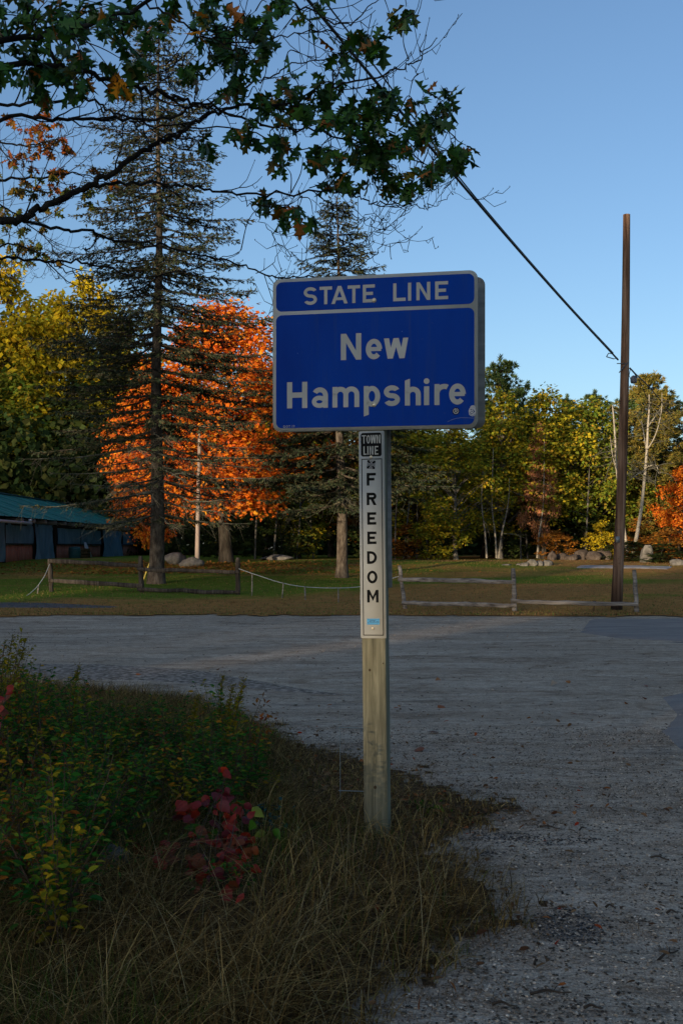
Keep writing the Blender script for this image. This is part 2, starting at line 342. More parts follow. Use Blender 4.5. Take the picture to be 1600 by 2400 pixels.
for zk, xk, rk in ((.98, -.025, .007), (.29, .0, .009), (1.28, -.045, .006), (1.28, -.02, .005), (1.02, .055, .004)):
    kb = MB(); th = np.linspace(0, 6.28, 11)[:-1]; v = np.stack([xk + rk * np.cos(th), np.full(10, -HT - .0008), zk + rk * 1.2 * np.sin(th)], 1) @ Lm.T
    kb.polys(v, [list(range(10))]); kb.obj('knot', M_knot, post)

# --- flat print: polygons laid on a panel, each 0.15 mm proud of the one below
def rrect(x0, x1, z0, z1, r, n=8):
    pts = []
    for cx, cz, a0 in ((x1 - r, z1 - r, 0), (x0 + r, z1 - r, 90), (x0 + r, z0 + r, 180), (x1 - r, z0 + r, 270)):
        for a in np.linspace(a0, a0 + 90, n): pts.append((cx + r * math.cos(R(a)), cz + r * math.sin(R(a))))
    return pts
def plate(name, pts, y0, y1, mat, parent, lean=False, edge=None):
    n = len(pts); v = np.array([(x, y0, z) for x, z in pts] + [(x, y1, z) for x, z in pts])
    if lean: v = v @ Lm.T
    mb = MB(); mb.polys(v, [list(range(n)), list(range(2 * n - 1, n - 1, -1))] + [[i, i + n, (i + 1) % n + n, (i + 1) % n] for i in range(n)])
    return mb.obj(name, mat, parent)
def bar(x0, y0, x1, y1): return [[(x0, y0), (x1, y0), (x1, y1), (x0, y1)]]
def para(xa, ya, xb, yb, w): return [[(xa, ya), (xa + w, ya), (xb + w, yb), (xb, yb)]]
def arc(cx, cy, rx, ry, a0, a1, w, n=18, w2=None):
    w2 = w2 or w; out = []; A = np.radians(np.linspace(a0, a1, n))
    for a, b in zip(A[:-1], A[1:]):
        out.append([(cx + rx * math.cos(a), cy + ry * math.sin(a)), (cx + rx * math.cos(b), cy + ry * math.sin(b)), (cx + (rx - w) * math.cos(b), cy + (ry - w2) * math.sin(b)), (cx + (rx - w) * math.cos(a), cy + (ry - w2) * math.sin(a))])
    return out
def line(x0, y0, x1, y1, w):
    dx, dy = x1 - x0, y1 - y0; L = math.hypot(dx, dy); nx, ny = -dy / L * w / 2, dx / L * w / 2
    return [[(x0 + nx, y0 + ny), (x0 - nx, y0 - ny), (x1 - nx, y1 - ny), (x1 + nx, y1 + ny)]]
def glyph(c, x0, x1, y0, y1, w):               # y0 baseline, y1 top of the letter's own box
    W = x1 - x0; H = y1 - y0; xm = (x0 + x1) / 2; ym = (y0 + y1) / 2
    if c in 'I': return bar(x0, y0, x1, y1)
    if c == 'T': return bar(x0, y1 - w, x1, y1) + bar(xm - w / 2, y0, xm + w / 2, y1 - w)
    if c == 'L': return bar(x0, y0, x0 + w, y1) + bar(x0 + w, y0, x1, y0 + w)
    if c == 'E': return bar(x0, y0, x0 + w, y1) + bar(x0 + w, y0, x1, y0 + w) + bar(x0 + w, y1 - w, x1, y1) + bar(x0 + w, ym - w / 2, x0 + W * .84, ym + w / 2)
    if c == 'F': return bar(x0, y0, x0 + w, y1) + bar(x0 + w, y1 - w, x1, y1) + bar(x0 + w, ym - w / 2, x0 + W * .84, ym + w / 2)
    if c == 'H': return bar(x0, y0, x0 + w, y1) + bar(x1 - w, y0, x1, y1) + bar(x0 + w, ym - w / 2, x1 - w, ym + w / 2)
    if c == 'N': return bar(x0, y0, x0 + w, y1) + bar(x1 - w, y0, x1, y1) + [[(x0 + w, y1), (x0 + w, y1 - w * 1.7), (x1 - w, y0), (x1 - w, y0 + w * 1.7)]]
    if c == 'M': return bar(x0, y0, x0 + w, y1) + bar(x1 - w, y0, x1, y1) + [[(x0 + w, y1), (x0 + w, y1 - w * 1.8), (xm, y0 + H * .12), (xm, y0 + H * .12 + w * 1.6)], [(xm, y0 + H * .12 + w * 1.6), (xm, y0 + H * .12), (x1 - w, y1 - w * 1.8), (x1 - w, y1)]]
    if c == 'A':
        k = w * 1.08; return para(x0, y0, xm - k / 2, y1, k) + para(x1 - k, y0, xm - k / 2, y1, k) + bar(x0 + W * .24, y0 + H * .2, x1 - W * .24, y0 + H * .2 + w * .85)
    if c in 'Ww':
        k = w * 1.05; q = W * .26
        return para(x0 + q - k / 2, y0, x0, y1, k) + para(x0 + q - k / 2, y0, xm - k / 2, y1, k) + para(x1 - q - k / 2, y0, xm - k / 2, y1, k) + para(x1 - q - k / 2, y0, x1 - k, y1, k)
    if c == 'O' or c == 'D' and W < 0: return arc(xm, ym, W / 2, H / 2, 0, 360, w, 40)
    if c == 'D':
        r = min(H / 2, W * .62); return bar(x0, y0, x0 + w, y1) + bar(x0 + w, y0, x1 - r, y0 + w) + bar(x0 + w, y1 - w, x1 - r, y1) + arc(x1 - r, y1 - H / 2, r, H / 2, -90, 90, w, 22)
    if c == 'R':
        h = H * .56; r = h / 2; return bar(x0, y0, x0 + w, y1) + bar(x0 + w, y1 - w, x1 - r, y1) + bar(x0 + w, y1 - h, x1 - r, y1 - h + w) + arc(x1 - r, y1 - r, r, r, -90, 90, w, 16) + para(x1 - w * 1.15, y0, x0 + W * .42, y1 - h, w * 1.15)
    if c in 'Ss':
        r2 = H / 2 + w / 2; ry = r2 / 2; rx = W / 2
        return arc(xm, y1 - ry, rx, ry, 25, 180, w, 18) + arc(xm, y1 - ry, rx, ry, 180, 275, w, 12) + arc(xm, y0 + ry, rx, ry, -155, 0, w, 18) + arc(xm, y0 + ry, rx, ry, 0, 95, w, 12)
    if c == '1': return bar(xm - w / 2, y0, xm + w / 2, y1) + para(x0, y1 - H * .3, xm - w / 2, y1 - w, w)
    if c == '7': return bar(x0, y1 - w, x1, y1) + para(x0 + W * .25, y0, x1 - w, y1 - w, w)
    if c == 'e': return arc(xm, ym, W / 2, H / 2, 0, 318, w, 34) + bar(x0 + w * .8, ym - w * .42, x1 - w * .2, ym + w * .42)
    if c == 'a': return bar(x1 - w, y0, x1, y1 - W * .45) + arc(xm, y1 - W * .5, W / 2, W * .5, 0, 150, w, 16) + arc(x0 + W * .47, y0 + H * .30, W * .47, H * .30, 0, 360, w * .92, 26)
    if c == 'm':
        r = (W - w) / 4 + w / 2; c1 = x0 + r; c2 = x1 - r
        return bar(x0, y0, x0 + w, y1) + arc(c1, y1 - r, r, r, 0, 180, w, 16) + arc(c2, y1 - r, r, r, 0, 180, w, 16) + bar(c1 + r - w, y0, c1 + r, y1 - r) + bar(x1 - w, y0, x1, y1 - r)
    if c == 'p': return [[(x0, y0 - H * .47), (x0 + w, y0 - H * .38), (x0 + w, y1), (x0, y1)]] + arc(xm, ym, W / 2, H / 2, -180, 180, w, 34)
    if c == 'h': return [[(x0, y0), (x0 + w, y0), (x0 + w, y1), (x0, y1 - w * .35)]] + arc(xm, y0 + H * .70 - W / 2, W / 2, W / 2, 0, 180, w, 18) + bar(x1 - w, y0, x1, y0 + H * .70 - W / 2)
    if c == 'i': r = w * .56; return bar(xm - w / 2, y0, xm + w / 2, y0 + H * .70) + [[(xm + r * math.cos(a), y1 - r + r * math.sin(a)) for a in np.linspace(0, 6.283, 17)[:-1]]]
    if c == 'r': r = W * .78; return bar(x0, y0, x0 + w, y1) + arc(x0 + r, y1 - r, r, r, 62, 180, w, 14)
    return []
def letter(c, box, w, yfront, mat, parent, lean=False, name='letter'):
    mb = MB(); e = 0.00012
    for i, pl in enumerate(glyph(c, *box, w) if isinstance(c, str) else c):
        pa = np.array(pl); area = sum(pa[k][0] * pa[(k + 1) % len(pa)][1] - pa[(k + 1) % len(pa)][0] * pa[k][1] for k in range(len(pa)))
        if area < 0: pa = pa[::-1]
        v = np.array([(x, yfront - e * (i % 5), z) for x, z in pa])
        if lean: v = v @ Lm.T
        mb.polys(v, [list(range(len(pa)))])
    return mb.obj(name, mat, parent)
PW, PH = 1.22, .914; ZB = (1955 - 1013.3) / 394 + .003       # panel size, bottom
YP = -HT - .006                                        # panel front
def um(x):                                            # photo crop px -> panel metres
    f = (x - 70) / 1362.0; u = 1.06 * f / (1 + .06 * f); return (u - .5) * PW - .012
def vz(v): return ZB + (1 - v) * PH
panel = plate('state_panel', rrect(-PW / 2 - .012, PW / 2 - .012, ZB, ZB + PH, .05), -HT - .003, YP, M_sheet, sign)
for (va, vb) in ((.0215, .2139), (.2372, .977)):
    pts = rrect(-PW / 2 - .012 + .0205, PW / 2 - .012 - .0205, vz(vb), vz(va), .036)
    letter([pts], None, 0, YP - .0004, M_blue, panel, name='blue_field')
YL = YP - .0009
def put(c, xa, xb, va, vb, w): letter(c, (um(xa), um(xb), vz(vb), vz(va)), w, YL, M_sheet, panel)
for c, a, b in (('S', 272, 358), ('T', 375, 457), ('A', 453, 560), ('T', 560, 642), ('E', 660, 740), ('L', 862, 945), ('I', 961, 982), ('N', 1017, 1110), ('E', 1143, 1230)): put(c, a, b, .0623, .177, .0190)
W2 = .0315
put('N', 515, 650, .3734, .5436, W2); put('e', 680, 788, .413, .5446, W2 * .92); put('w', 800, 963, .413, .5436, W2 * .92)
put('H', 163, 295, .6765, .8474, W2)
for c, a, b in (('a', 325, 430), ('m', 460, 637), ('p', 667, 775), ('s', 800, 907), ('r', 1138, 1222), ('e', 1237, 1350)): put(c, a, b, .7155, .849, W2 * .93)
put('h', 940, 1047, .6764, .848, W2 * .95); put('i', 1068, 1103, .6764, .848, W2 * .95)
for c, a, b in (('D', 139, 153), ('O', 156, 170), ('T', 173, 185), ('1', 194, 199), ('7', 202, 213)): put(c, a, b, .9585, .973, .0022)
def bolt(x, z, y, parent, lean=False, r=.010):
    mb = MB(); th = np.linspace(0, 6.283, 13)[:-1]; P3 = []
    for rr, yy in ((r * 1.35, 0), (r * 1.35, -.0015), (r, -.002), (r * .9, -.005), (r * .4, -.0068)):
        P3 += [[x + rr * math.cos(a), y + yy, z + rr * math.sin(a)] for a in th]
    v = np.array(P3); v = v @ Lm.T if lean else v
    mb.polys(v, [[k * 12 + i, k * 12 + (i + 1) % 12, (k + 1) * 12 + (i + 1) % 12, (k + 1) * 12 + i] for k in range(4) for i in range(12)] + [list(range(48, 60))])
    return mb.obj('bolt', M_bolt, parent, smooth=True)
bolt(um(735), vz(.165), YP - .001, sign); bolt(um(735), vz(.838), YP - .001, sign)
# stickers on the state panel
def disc(cx, cz, r, n=20, ry=None): return [(cx + r * math.cos(a), cz + (ry or r) * math.sin(a)) for a in np.linspace(0, 2 * math.pi, n + 1)[:-1]]
sx_, sz_ = um(1283), vz(.8905)
st = letter([disc(sx_, sz_, .0215)], None, 0, YL - .0008, M_black, panel, name='sticker'); st['label'] = 'round black sticker with a white looping emblem'
letter(arc(sx_, sz_, .0165, .0165, 100, 300, .0035, 16) + arc(sx_, sz_, .0165, .0165, -60, 75, .003, 14) + line(sx_ - .001, sz_ + .016, sx_ + .001, sz_ - .004, .003) + line(sx_ + .001, sz_ - .002, sx_ + .009, sz_ - .013, .003) + line(sx_ - .002, sz_ + .015, sx_ - .008, sz_ - .012, .0028) + arc(sx_ - .001, sz_ - .006, .006, .006, 20, 200, .0024, 10) + line(sx_ + .004, sz_ + .01, sx_ + .010, sz_ - .002, .003), None, 0, YL - .0014, M_wht, st, name='emblem')
gx_, gz_ = um(1394), vz(.896)
st = letter([disc(gx_, gz_ + .002, .021, 22, .026)], None, 0, YL - .0008, M_wht, panel, name='sticker'); st['label'] = 'worn white round sticker with a curved banner, peeling'
Mfade = flat('faded sticker ink', (.03, .05, .14), .5)
letter(arc(gx_ - .003, gz_ + .004, .014, .017, 200, 340, .003, 12) + line(gx_ - .012, gz_ + .014, gx_ - .002, gz_ + .010, .004) + line(gx_ + .002, gz_ + .012, gx_ + .012, gz_ + .002, .004) + line(gx_ - .008, gz_ + .003, gx_ + .002, gz_ - .001, .0035) + [disc(gx_ + .011, gz_ + .0, .0045, 8)] + line(gx_ - .012, gz_ - .006, gx_ - .004, gz_ - .013, .003), None, 0, YL - .0014, Mfade, st, name='emblem')
letter(arc(gx_ + .002, gz_ + .004, .027, .031, 215, 320, .010, 14), None, 0, YL - .0022, M_wht, st, name='banner'); letter(arc(gx_ + .004, gz_ + .024, .016, .012, -20, 190, .008, 12), None, 0, YL - .0022, M_wht, st, name='crest')
letter(sum([line(gx_ + .002 + .018 * math.cos(R(a)), gz_ + .004 + .0225 * math.sin(R(a)), gx_ + .002 + .0245 * math.cos(R(a)), gz_ + .004 + .0285 * math.sin(R(a)), .0016) for a in range(222, 318, 10)], []), None, 0, YL - .003, Mfade, st, name='banner_mark')
scr = [(1225, .958), (1255, .945), (1285, .9365), (1320, .933), (1360, .9345), (1410, .938), (1432, .944)]
letter(sum([line(um(a[0]), vz(a[1]), um(b[0]), vz(b[1]), .0016 if i else .0012) for i, (a, b) in enumerate(zip(scr[:-1], scr[1:]))], []), None, 0, YL - .0009, flat('scratch', (.22, .27, .35), .5), panel, name='scratch')
for (x, v) in ((232, .49), (921, .372), (90, .3), (88, .33)):
    letter([disc(um(x), vz(v), .0022, 8)], None, 0, YL - .0009, flat('chip', (.12, .2, .33), .5), panel, name='scratch')

# narrow town line panel, leaning with the post
TX = .000563; TZ = (1.22) / 2197
def tu(x, y=1100): return (x - (305 + 13 * (y - 70) / 2185) - 135) * TX
ZT = (1955 - (1000 + 65 / 4.525)) / 394
def tz(y): return ZT - (y - 65) * TZ
YT = -HT - .005
tp = plate('town_panel', rrect(-.076, .076, tz(2262), tz(65), .008), -HT - .002, YT, M_sheet, sign, lean=True)
letter([rrect(-.0635, .0595, tz(333), tz(83), .013)], None, 0, YT - .0004, M_black, tp, True, 'black_field')
def tput(c, xa, xb, ya, yb, w, mat): letter(c, (tu(xa, ya), tu(xb, ya), tz(yb), tz(ya)), w, YT - .0009, mat, tp, True)
for c, a, b in (('T', 338, 383), ('O', 388, 426), ('W', 430, 489), ('N', 494, 533)): tput(c, a, b, 107, 196, .0064, M_sheet)
for c, a, b in (('L', 355, 388), ('I', 396, 408), ('N', 420, 459), ('E', 473, 512)): tput(c, a, b, 225, 315, .0068, M_sheet)
for c, a, b, y0, y1 in (('F', 388, 485, 508, 642), ('R', 387, 490, 718, 850), ('E', 392, 487, 925, 1057), ('E', 392, 488, 1130, 1263), ('D', 388, 492, 1338, 1472), ('O', 388, 497, 1545, 1680), ('M', 387, 508, 1748, 1882)): tput(c, a, b, y0, y1, .0155, M_black)
x0, x1, z0, z1 = -.0615, .0615, tz(2232), tz(357); lw = .0048
letter(bar(x0, z0, x0 + lw, z1) + bar(x1 - lw, z0, x1, z1) + bar(x0 + lw, z0, x1 - lw, z0 + lw) + bar(x0 + lw, z1 - lw, x1 - lw, z1), None, 0, YT - .0005, M_black, tp, True, 'border_line')
bolt(tu(435, 340), tz(340), YT - .0012, sign, True, .0068); bolt(tu(447, 2155), tz(2155), YT - .0012, sign, True, .0068)
cx_, cz_ = tu(436, 420), tz(420); ro = R(6)
def rp(pts): return [(cx_ + x * math.cos(ro) + z * math.sin(ro), cz_ - x * math.sin(ro) + z * math.cos(ro)) for x, z in pts]
st = letter([rp([(-.024, -.025), (.024, -.025), (.024, .025), (-.024, .025)])], None, 0, YT - .0014, M_black, tp, True, 'sticker'); st['label'] = 'square black sticker with a white outlined flared cross'
def cross(s, k):
    out = []
    for q in range(4):
        c_, s_ = math.cos(q * math.pi / 2), math.sin(q * math.pi / 2)
        out.append(rp([(x * c_ - z * s_, x * s_ + z * c_) for x, z in ((-.0035 * k, 0), (.0035 * k, 0), (.006 * k, s * .55), (.0125 * k, s), (-.0125 * k, s), (-.006 * k, s * .55))]))
    return out
letter(cross(.0225, 1.0), None, 0, YT - .0019, M_wht, st, True, 'emblem'); letter(cross(.0200, .72), None, 0, YT - .0027, M_black, st, True, 'emblem')
letter(cross(.0165, .42), None, 0, YT - .0035, M_wht, st, True, 'emblem'); letter(cross(.014, .2), None, 0, YT - .0043, M_black, st, True, 'emblem')
bx, bz = tu(452, 2085), tz(2085); Mcy = flat('pale blue sticker', (.06, .30, .52), .5); Mnav = flat('navy sticker ink', (.01, .05, .10), .5)
st = letter([rrect(bx - .038, bx + .037, bz - .018, bz + .018, .002)], None, 0, YT - .0014, Mcy, tp, True, 'sticker'); st['label'] = 'small pale blue rectangular sticker'
letter(line(bx - .034, bz - .014, bx + .034, bz - .015, .0014) + line(bx - .034, bz + .0145, bx + .034, bz + .0135, .0014) + line(bx - .022, bz + .004, bx + .008, bz + .005, .0045) + line(bx - .022, bz - .004, bx + .014, bz - .005, .0022) + line(bx - .024, bz, bx - .018, bz + .005, .003) + line(bx + .004, bz - .001, bx + .014, bz + .008, .0026) + arc(bx + .024, bz - .003, .008, .006, 0, 360, .0022, 14) + [disc(bx - .03, bz - .006, .003, 8)], None, 0, YT - .0019, Mnav, st, True, 'emblem')
# panels on the back of the post, facing the other way
plate('back_panel', rrect(-PW / 2 + .034, PW / 2 + .020, ZB + .012, ZB + PH - .005, .05), HT + .003, HT + .006, M_alu, sign)
plate('back_town_panel', rrect(-.05, .092, 1.46, ZB + .02, .008), HT + .002, HT + .005, M_alu, sign, lean=True)
mb = MB(); mb.box(-.45, .45, -HT + .012, -HT + .045, ZB + .25, ZB + .28)   # hidden stiffener butted to the post sides
# ================================================================== UTILITY POLE + CABLES
def bark(name, a, b, c, sc=6, stretch=(1, 1, .25), bm=.8, bd=.04):
    return simple(name, [(.3, a), (.5, b), (.7, c)], sc, .9, 0, stretch, bmp=bm, bdist=bd, spec=.15)
M_pole = bark('weathered pole wood', (.045, .022, .012), (.16, .092, .058), (.30, .195, .13), 4.5, (2.5, 2.5, .12), .5, .02)
_t = M_pole.node_tree; _b = _t.nodes['Principled BSDF']; _l = _b.inputs['Base Color'].links[0].from_socket
_tc = _t.nodes.new('ShaderNodeTexCoord'); _sx = _t.nodes.new('ShaderNodeSeparateXYZ'); _t.links.new(_tc.outputs['Object'], _sx.inputs[0]); _mr = _t.nodes.new('ShaderNodeMapRange'); _mr.inputs[1].default_value = 1.2; _mr.inputs[2].default_value = .1; _mr.inputs[3].default_value = 0; _mr.inputs[4].default_value = .85; _t.links.new(_sx.outputs[2], _mr.inputs[0])
_t.links.new(mix(_t, _mr.outputs[0], _l, (.016, .012, .01)), _b.inputs['Base Color'])          # creosote stain at the foot
pd = 28.0; pb = P(1443, 1438, pd); pt = P(1467, 503, pd); pb[2] = gz(pb[0], pb[1]) - .02
up = thing('utility_pole', pb, 'tall leaning brown wooden utility pole behind the right rail fence', 'utility pole')
mb = MB(); u = np.linspace(0, 1, 34)[:, None]; pts = (pt - pb) * u; pts[:, 0] += .05 * np.sin(u[:, 0] * 3.1) * 1.2
pts[0, 2] = -.3
mb.tube(pts, np.interp(u[:, 0], [0, .1, 1], [.148, .132, .088]), 14); mb.obj('pole', M_pole, up, smooth=True)
mb = MB(); mb.box(-.05, .05, -.155, -.145, 1.75, 1.9); mb.obj('number_tag', flat('dull tag', (.28, .28, .26), .5, .4), up)
mb = MB()
for zz_ in rng.uniform(1.0, 2.6, 26): mb.box(*(lambda a_: (a_ - .006, a_ + .006))(rng.uniform(-.08, .08)), -.15, -.135, zz_, zz_ + .02)
mb.obj('staples', flat('rusty staples', (.1, .05, .03), .7, .3), up, kind='stuff')
M_cable = flat('black cable', (.02, .025, .028), .55); M_hw = flat('galvanised fitting', (.12, .13, .14), .5, .6)
att = P(1456, 852, pd) - pb
mb = MB(); a = np.linspace(0, 6.283, 15); mb.tube(np.stack([att[0] + .118 * np.cos(a), .118 * np.sin(a), att[2] + .0 * a + .02 * np.sin(a)], 1), .012, 5, False); mb.obj('pole_band', M_hw, up)
mb = MB(); mb.tube([att + [-.1, -.12, -.25], att + [.0, -.13, -.13], att + [.14, -.1, .03]], .013, 5); mb.obj('bracket', M_hw, up)
p_ = lambda x, y, dd=0: P(x, y, pd - .13 + dd) - pb
mb = MB(); mb.tube([p_(1420, 836), p_(1425, 828), p_(1433, 829), p_(1446, 840), p_(1437, 841), p_(1420, 836)], .013, 5, False); mb.obj('cable_loop', M_cable, up)
mb = MB(); mb.tube([p_(1474, 862), p_(1480, 868), p_(1487, 876), p_(1492, 886)], .02, 6); mb.tube([p_(1476, 863), p_(1473, 880), p_(1478, 892)], .009, 5, False); mb.obj('strain_clamp', M_cable, up)
mb = MB(); c0 = p_(1483, 880); prof = [(0, .02), (.02, .05), (.06, .075), (.10, .08), (.15, .08), (.19, .07), (.2, .03)]
mb.tube([c0 + [0.05 * z, 0, -z] for z, r in prof], [r for z, r in prof], 10); mb.obj('cable_closure', flat('grey closure', (.10, .10, .11), .5), up, smooth=True)
def cable(pts, r, label, grp=None, name='overhead_cable', strands=1, n=10):
    pts = smoothpath(pts, n); mb = MB(); mb.tube(pts - pts[0], r, 6)
    o = mb.obj(name, M_cable); o.location = [float(c) for c in pts[0]]; return tag(o, label, 'cable', grp)
A = P(1447, 843, pd - .1); B = P(722, 0, 14.2); mid = P(1290, 670, 22.3)
dirn = (B - A)
mid = A + dirn * .32; mid[2] -= .10; m2 = A + dirn * .66; m2[2] -= .10; E = A + dirn * 1.9; E[2] += .35
cable([A, mid, m2, B, E], .023, 'thick black overhead cable rising from the utility pole towards the upper left')
A2 = A + np.array([-.35, 0, .38]); off = np.array([0.02, 0, .10])
cable([A + (B - A) * .03 + [0, 0, .03], mid + [0, 0, .035], m2 + [.0, 0, .06], B + [.1, 0, .13], E + [.2, 0, .3]], .012, 'thin wire running just above the thick overhead cable')
q0 = P(1476, 864, pd - .1); q1 = P(1540, 930, 36); q2 = P(1605, 1020, 48); q3 = P(1700, 1130, 62)
cable([q0, q1, q2, q3], .016, 'thin cable falling away to the right from the utility pole')
cable([P(1496, 890, 28), P(1560, 1030, 40), P(1610, 1105, 52)], .008, 'very thin lower wire dropping right past the birch')
cable([P(1700, 960, 40), P(1600, 1032, 46), P(1565, 1052, 50), P(1470, 1100, 58)], .010, 'thin wire crossing at the right edge below the cable')

# ================================================================== FENCES, ROPE
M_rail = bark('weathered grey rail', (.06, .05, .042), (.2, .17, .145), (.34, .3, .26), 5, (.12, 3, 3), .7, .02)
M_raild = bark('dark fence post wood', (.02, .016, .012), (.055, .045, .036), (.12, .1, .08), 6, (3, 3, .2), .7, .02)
def beam(mb, a, b, w0, h0, seg=7, wob=.012):
    a = np.array(a, float); b = np.array(b, float); t = unit(b - a); side = unit(np.cross(t, [0, 0, 1.0]) if abs(t[2]) < .9 else np.cross(t, [0, 1.0, 0])); upv = np.cross(side, t)
    V = []; 
    for i in range(seg + 1):
        u = i / seg; c = a + (b - a) * u + upv * rng.normal(0, wob) + side * rng.normal(0, wob); e = 1 if 0 < i < seg else .8
        sw, sh = w0 / 2 * e * rng.uniform(.85, 1.1), h0 / 2 * e * rng.uniform(.85, 1.12)
        for dx, dy in ((-1, -.6), (-.55, -1), (.6, -1), (1, -.5), (1, .55), (.5, 1), (-.6, 1), (-1, .5)): V.append(c + side * dx * sw + upv * dy * sh)
    f = [[i * 8 + j, i * 8 + (j + 1) % 8, i * 8 + 8 + (j + 1) % 8, i * 8 + 8 + j] for i in range(seg) for j in range(8)]
    mb.add(V, f); V = np.array(V); mb.polys(V[:8], [list(range(8))[::-1]]); mb.polys(V[-8:], [list(range(8))])
def fence(label, posts, rails):
    b0 = P(posts[0][0], posts[0][1], posts[0][2]); o0 = np.array([b0[0], b0[1], gz(b0[0], b0[1])])
    t = thing('rail_fence', o0, label, 'fence', 'split rail fences')
    for (bx_, by_, d, tx_, ty_, wd) in posts:
        a = P(bx_, by_, d); a[2] = gz(a[0], a[1]) - .1; b = P(tx_, ty_, d)
        mb = MB(); beam(mb, a - o0, b - o0, wd, wd, 8, .006); mb.obj('post', M_raild if 'left' in label else M_rail, t)
    for (ax_, ay_, ad, bx_, by_, bd, h) in rails:
        mb = MB(); beam(mb, P(ax_, ay_, ad - .09) - o0, P(bx_, by_, bd - .09) - o0, .07, h, 9, .010); mb.obj('rail', M_raild if 'left' in label else M_rail, t)
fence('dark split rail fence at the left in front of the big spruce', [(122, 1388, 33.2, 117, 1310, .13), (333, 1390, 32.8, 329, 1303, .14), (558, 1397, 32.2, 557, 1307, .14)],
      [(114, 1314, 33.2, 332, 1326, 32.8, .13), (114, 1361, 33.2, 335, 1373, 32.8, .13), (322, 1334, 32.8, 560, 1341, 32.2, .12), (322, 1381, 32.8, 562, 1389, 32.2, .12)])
fence('grey split rail fence at the right in front of the utility pole', [(950, 1425, 28.3, 936, 1325, .10), (1205, 1431, 27.6, 1202, 1332, .11), (1491, 1437, 27.3, 1485, 1335, .10)],
      [(932, 1358, 28.3, 1207, 1365, 27.6, .11), (941, 1413, 28.3, 1210, 1418, 27.6, .11), (1196, 1410, 27.6, 1494, 1416, 27.3, .11)])
M_rope = flat('pale rope', (.34, .36, .34), .8)
def rope(pts, label):
    pts = smoothpath(pts, 8); mb = MB(); mb.tube(pts - pts[0], .011, 5); o = mb.obj('rope', M_rope); o.location = [float(c) for c in pts[0]]; tag(o, label, 'rope'); return o
rope([P(560, 1333, 32.1), P(600, 1347, 31.8), P(660, 1366, 31.3), P(720, 1376, 30.8), P(800, 1378, 30), P(850, 1374, 29.5), P(895, 1362, 28.9), P(938, 1350, 28.3)], 'pale sagging rope strung between the two rail fences')
rope([P(117, 1322, 33.1), P(105, 1350, 32.8), P(85, 1378, 32.4), P(60, 1398, 31.8), P(30, 1407, 31.2), P(-30, 1410, 30.4)], 'pale rope hanging off the left end of the dark fence')
for (x, y, d) in ((591, 1345, 31.9), (664, 1367, 31.2), (714, 1375, 30.8), (792, 1378, 30.1), (845, 1374, 29.5), (91, 1372, 32.5)):
    a = P(x, y + 14, d); g_ = gz(a[0], a[1]) + .03; a = np.array([a[0] + rng.normal(0, .02), a[1], g_]); b = P(x, y - 1, d)
    mb = MB(); beam(mb, [0, 0, -.1], b - a, .035, .035, 3, .003); o = mb.obj('stake', M_rail); o.location = a.tolist()
    tag(o, {591: 'short stake nearest the left fence, holding up the sagging rope', 664: 'second short stake under the sagging rope, from the left fence', 714: 'third short stake under the sagging rope, from the left fence', 792: 'short stake under the rope just left of the sign post', 845: 'tilted short stake under the rope, right behind the sign post edge', 91: 'short stake under the rope at the far left'}[x], 'stake', 'stakes under the rope')
a = P(343, 1323, 37); a[2] = gz(a[0], a[1]); mb = MB(); beam(mb, [-.12, 0, 0], [.14, .05, .72], .045, .03, 4, .003)
o = mb.obj('marker_stake', flat('yellow paint', (.5, .38, .07), .6)); o.location = a.tolist(); tag(o, 'thin yellow leaning stake beside the big spruce trunk', 'stake')
a = P(1390, 1434, 27.4); a[2] = gz(a[0], a[1]); mb = MB(); mb.tube([[0, 0, 0], [.01, 0, .16], [.03, 0, .31]], .012, 5); mb.box(-.015, .06, -.01, .01, .28, .31)
o = mb.obj('iron_stake', flat('rusty iron', (.07, .035, .022), .8, .3)); o.location = a.tolist(); tag(o, 'short rusty iron stake under the lowest right rail', 'stake')
a = P(462, 1323, 45.0); a[2] = gz(a[0], a[1]); mb = MB(); mb.tube([[0, 0, -.1], [.05, 0, 2.5], [.12, 0, 5.6]], [.10, .085, .07], 8)
o = mb.obj('wooden_pole', bark('pale pole wood', (.16, .12, .10), (.26, .2, .17), (.34, .28, .24), 5, (3, 3, .2), .3, .01)); o.location = a.tolist(); tag(o, 'slim pale wooden pole in front of the orange maple', 'pole')
a = np.array([P(797, 1800, 7.3)[0], 7.3, 0]); a[2] = float(VZ(a[0], a[1])); mb = MB()
mb.tube([[0, 0, -.05], [.0, 0, .25], [-.005, .01, .58]], .0022, 5); mb.tube([[-.01, -.003, .06], [.165, -.003, .055]], .0028, 5); mb.tube([[-.01, -.003, .475], [.165, -.003, .47]], .0028, 5)
o = mb.obj('wire_stand', flat('thin galvanised wire', (.3, .34, .33), .4, .5)); o.location = a.tolist(); tag(o, 'thin wire stand with two crossbars left of the sign post', 'wire stand')

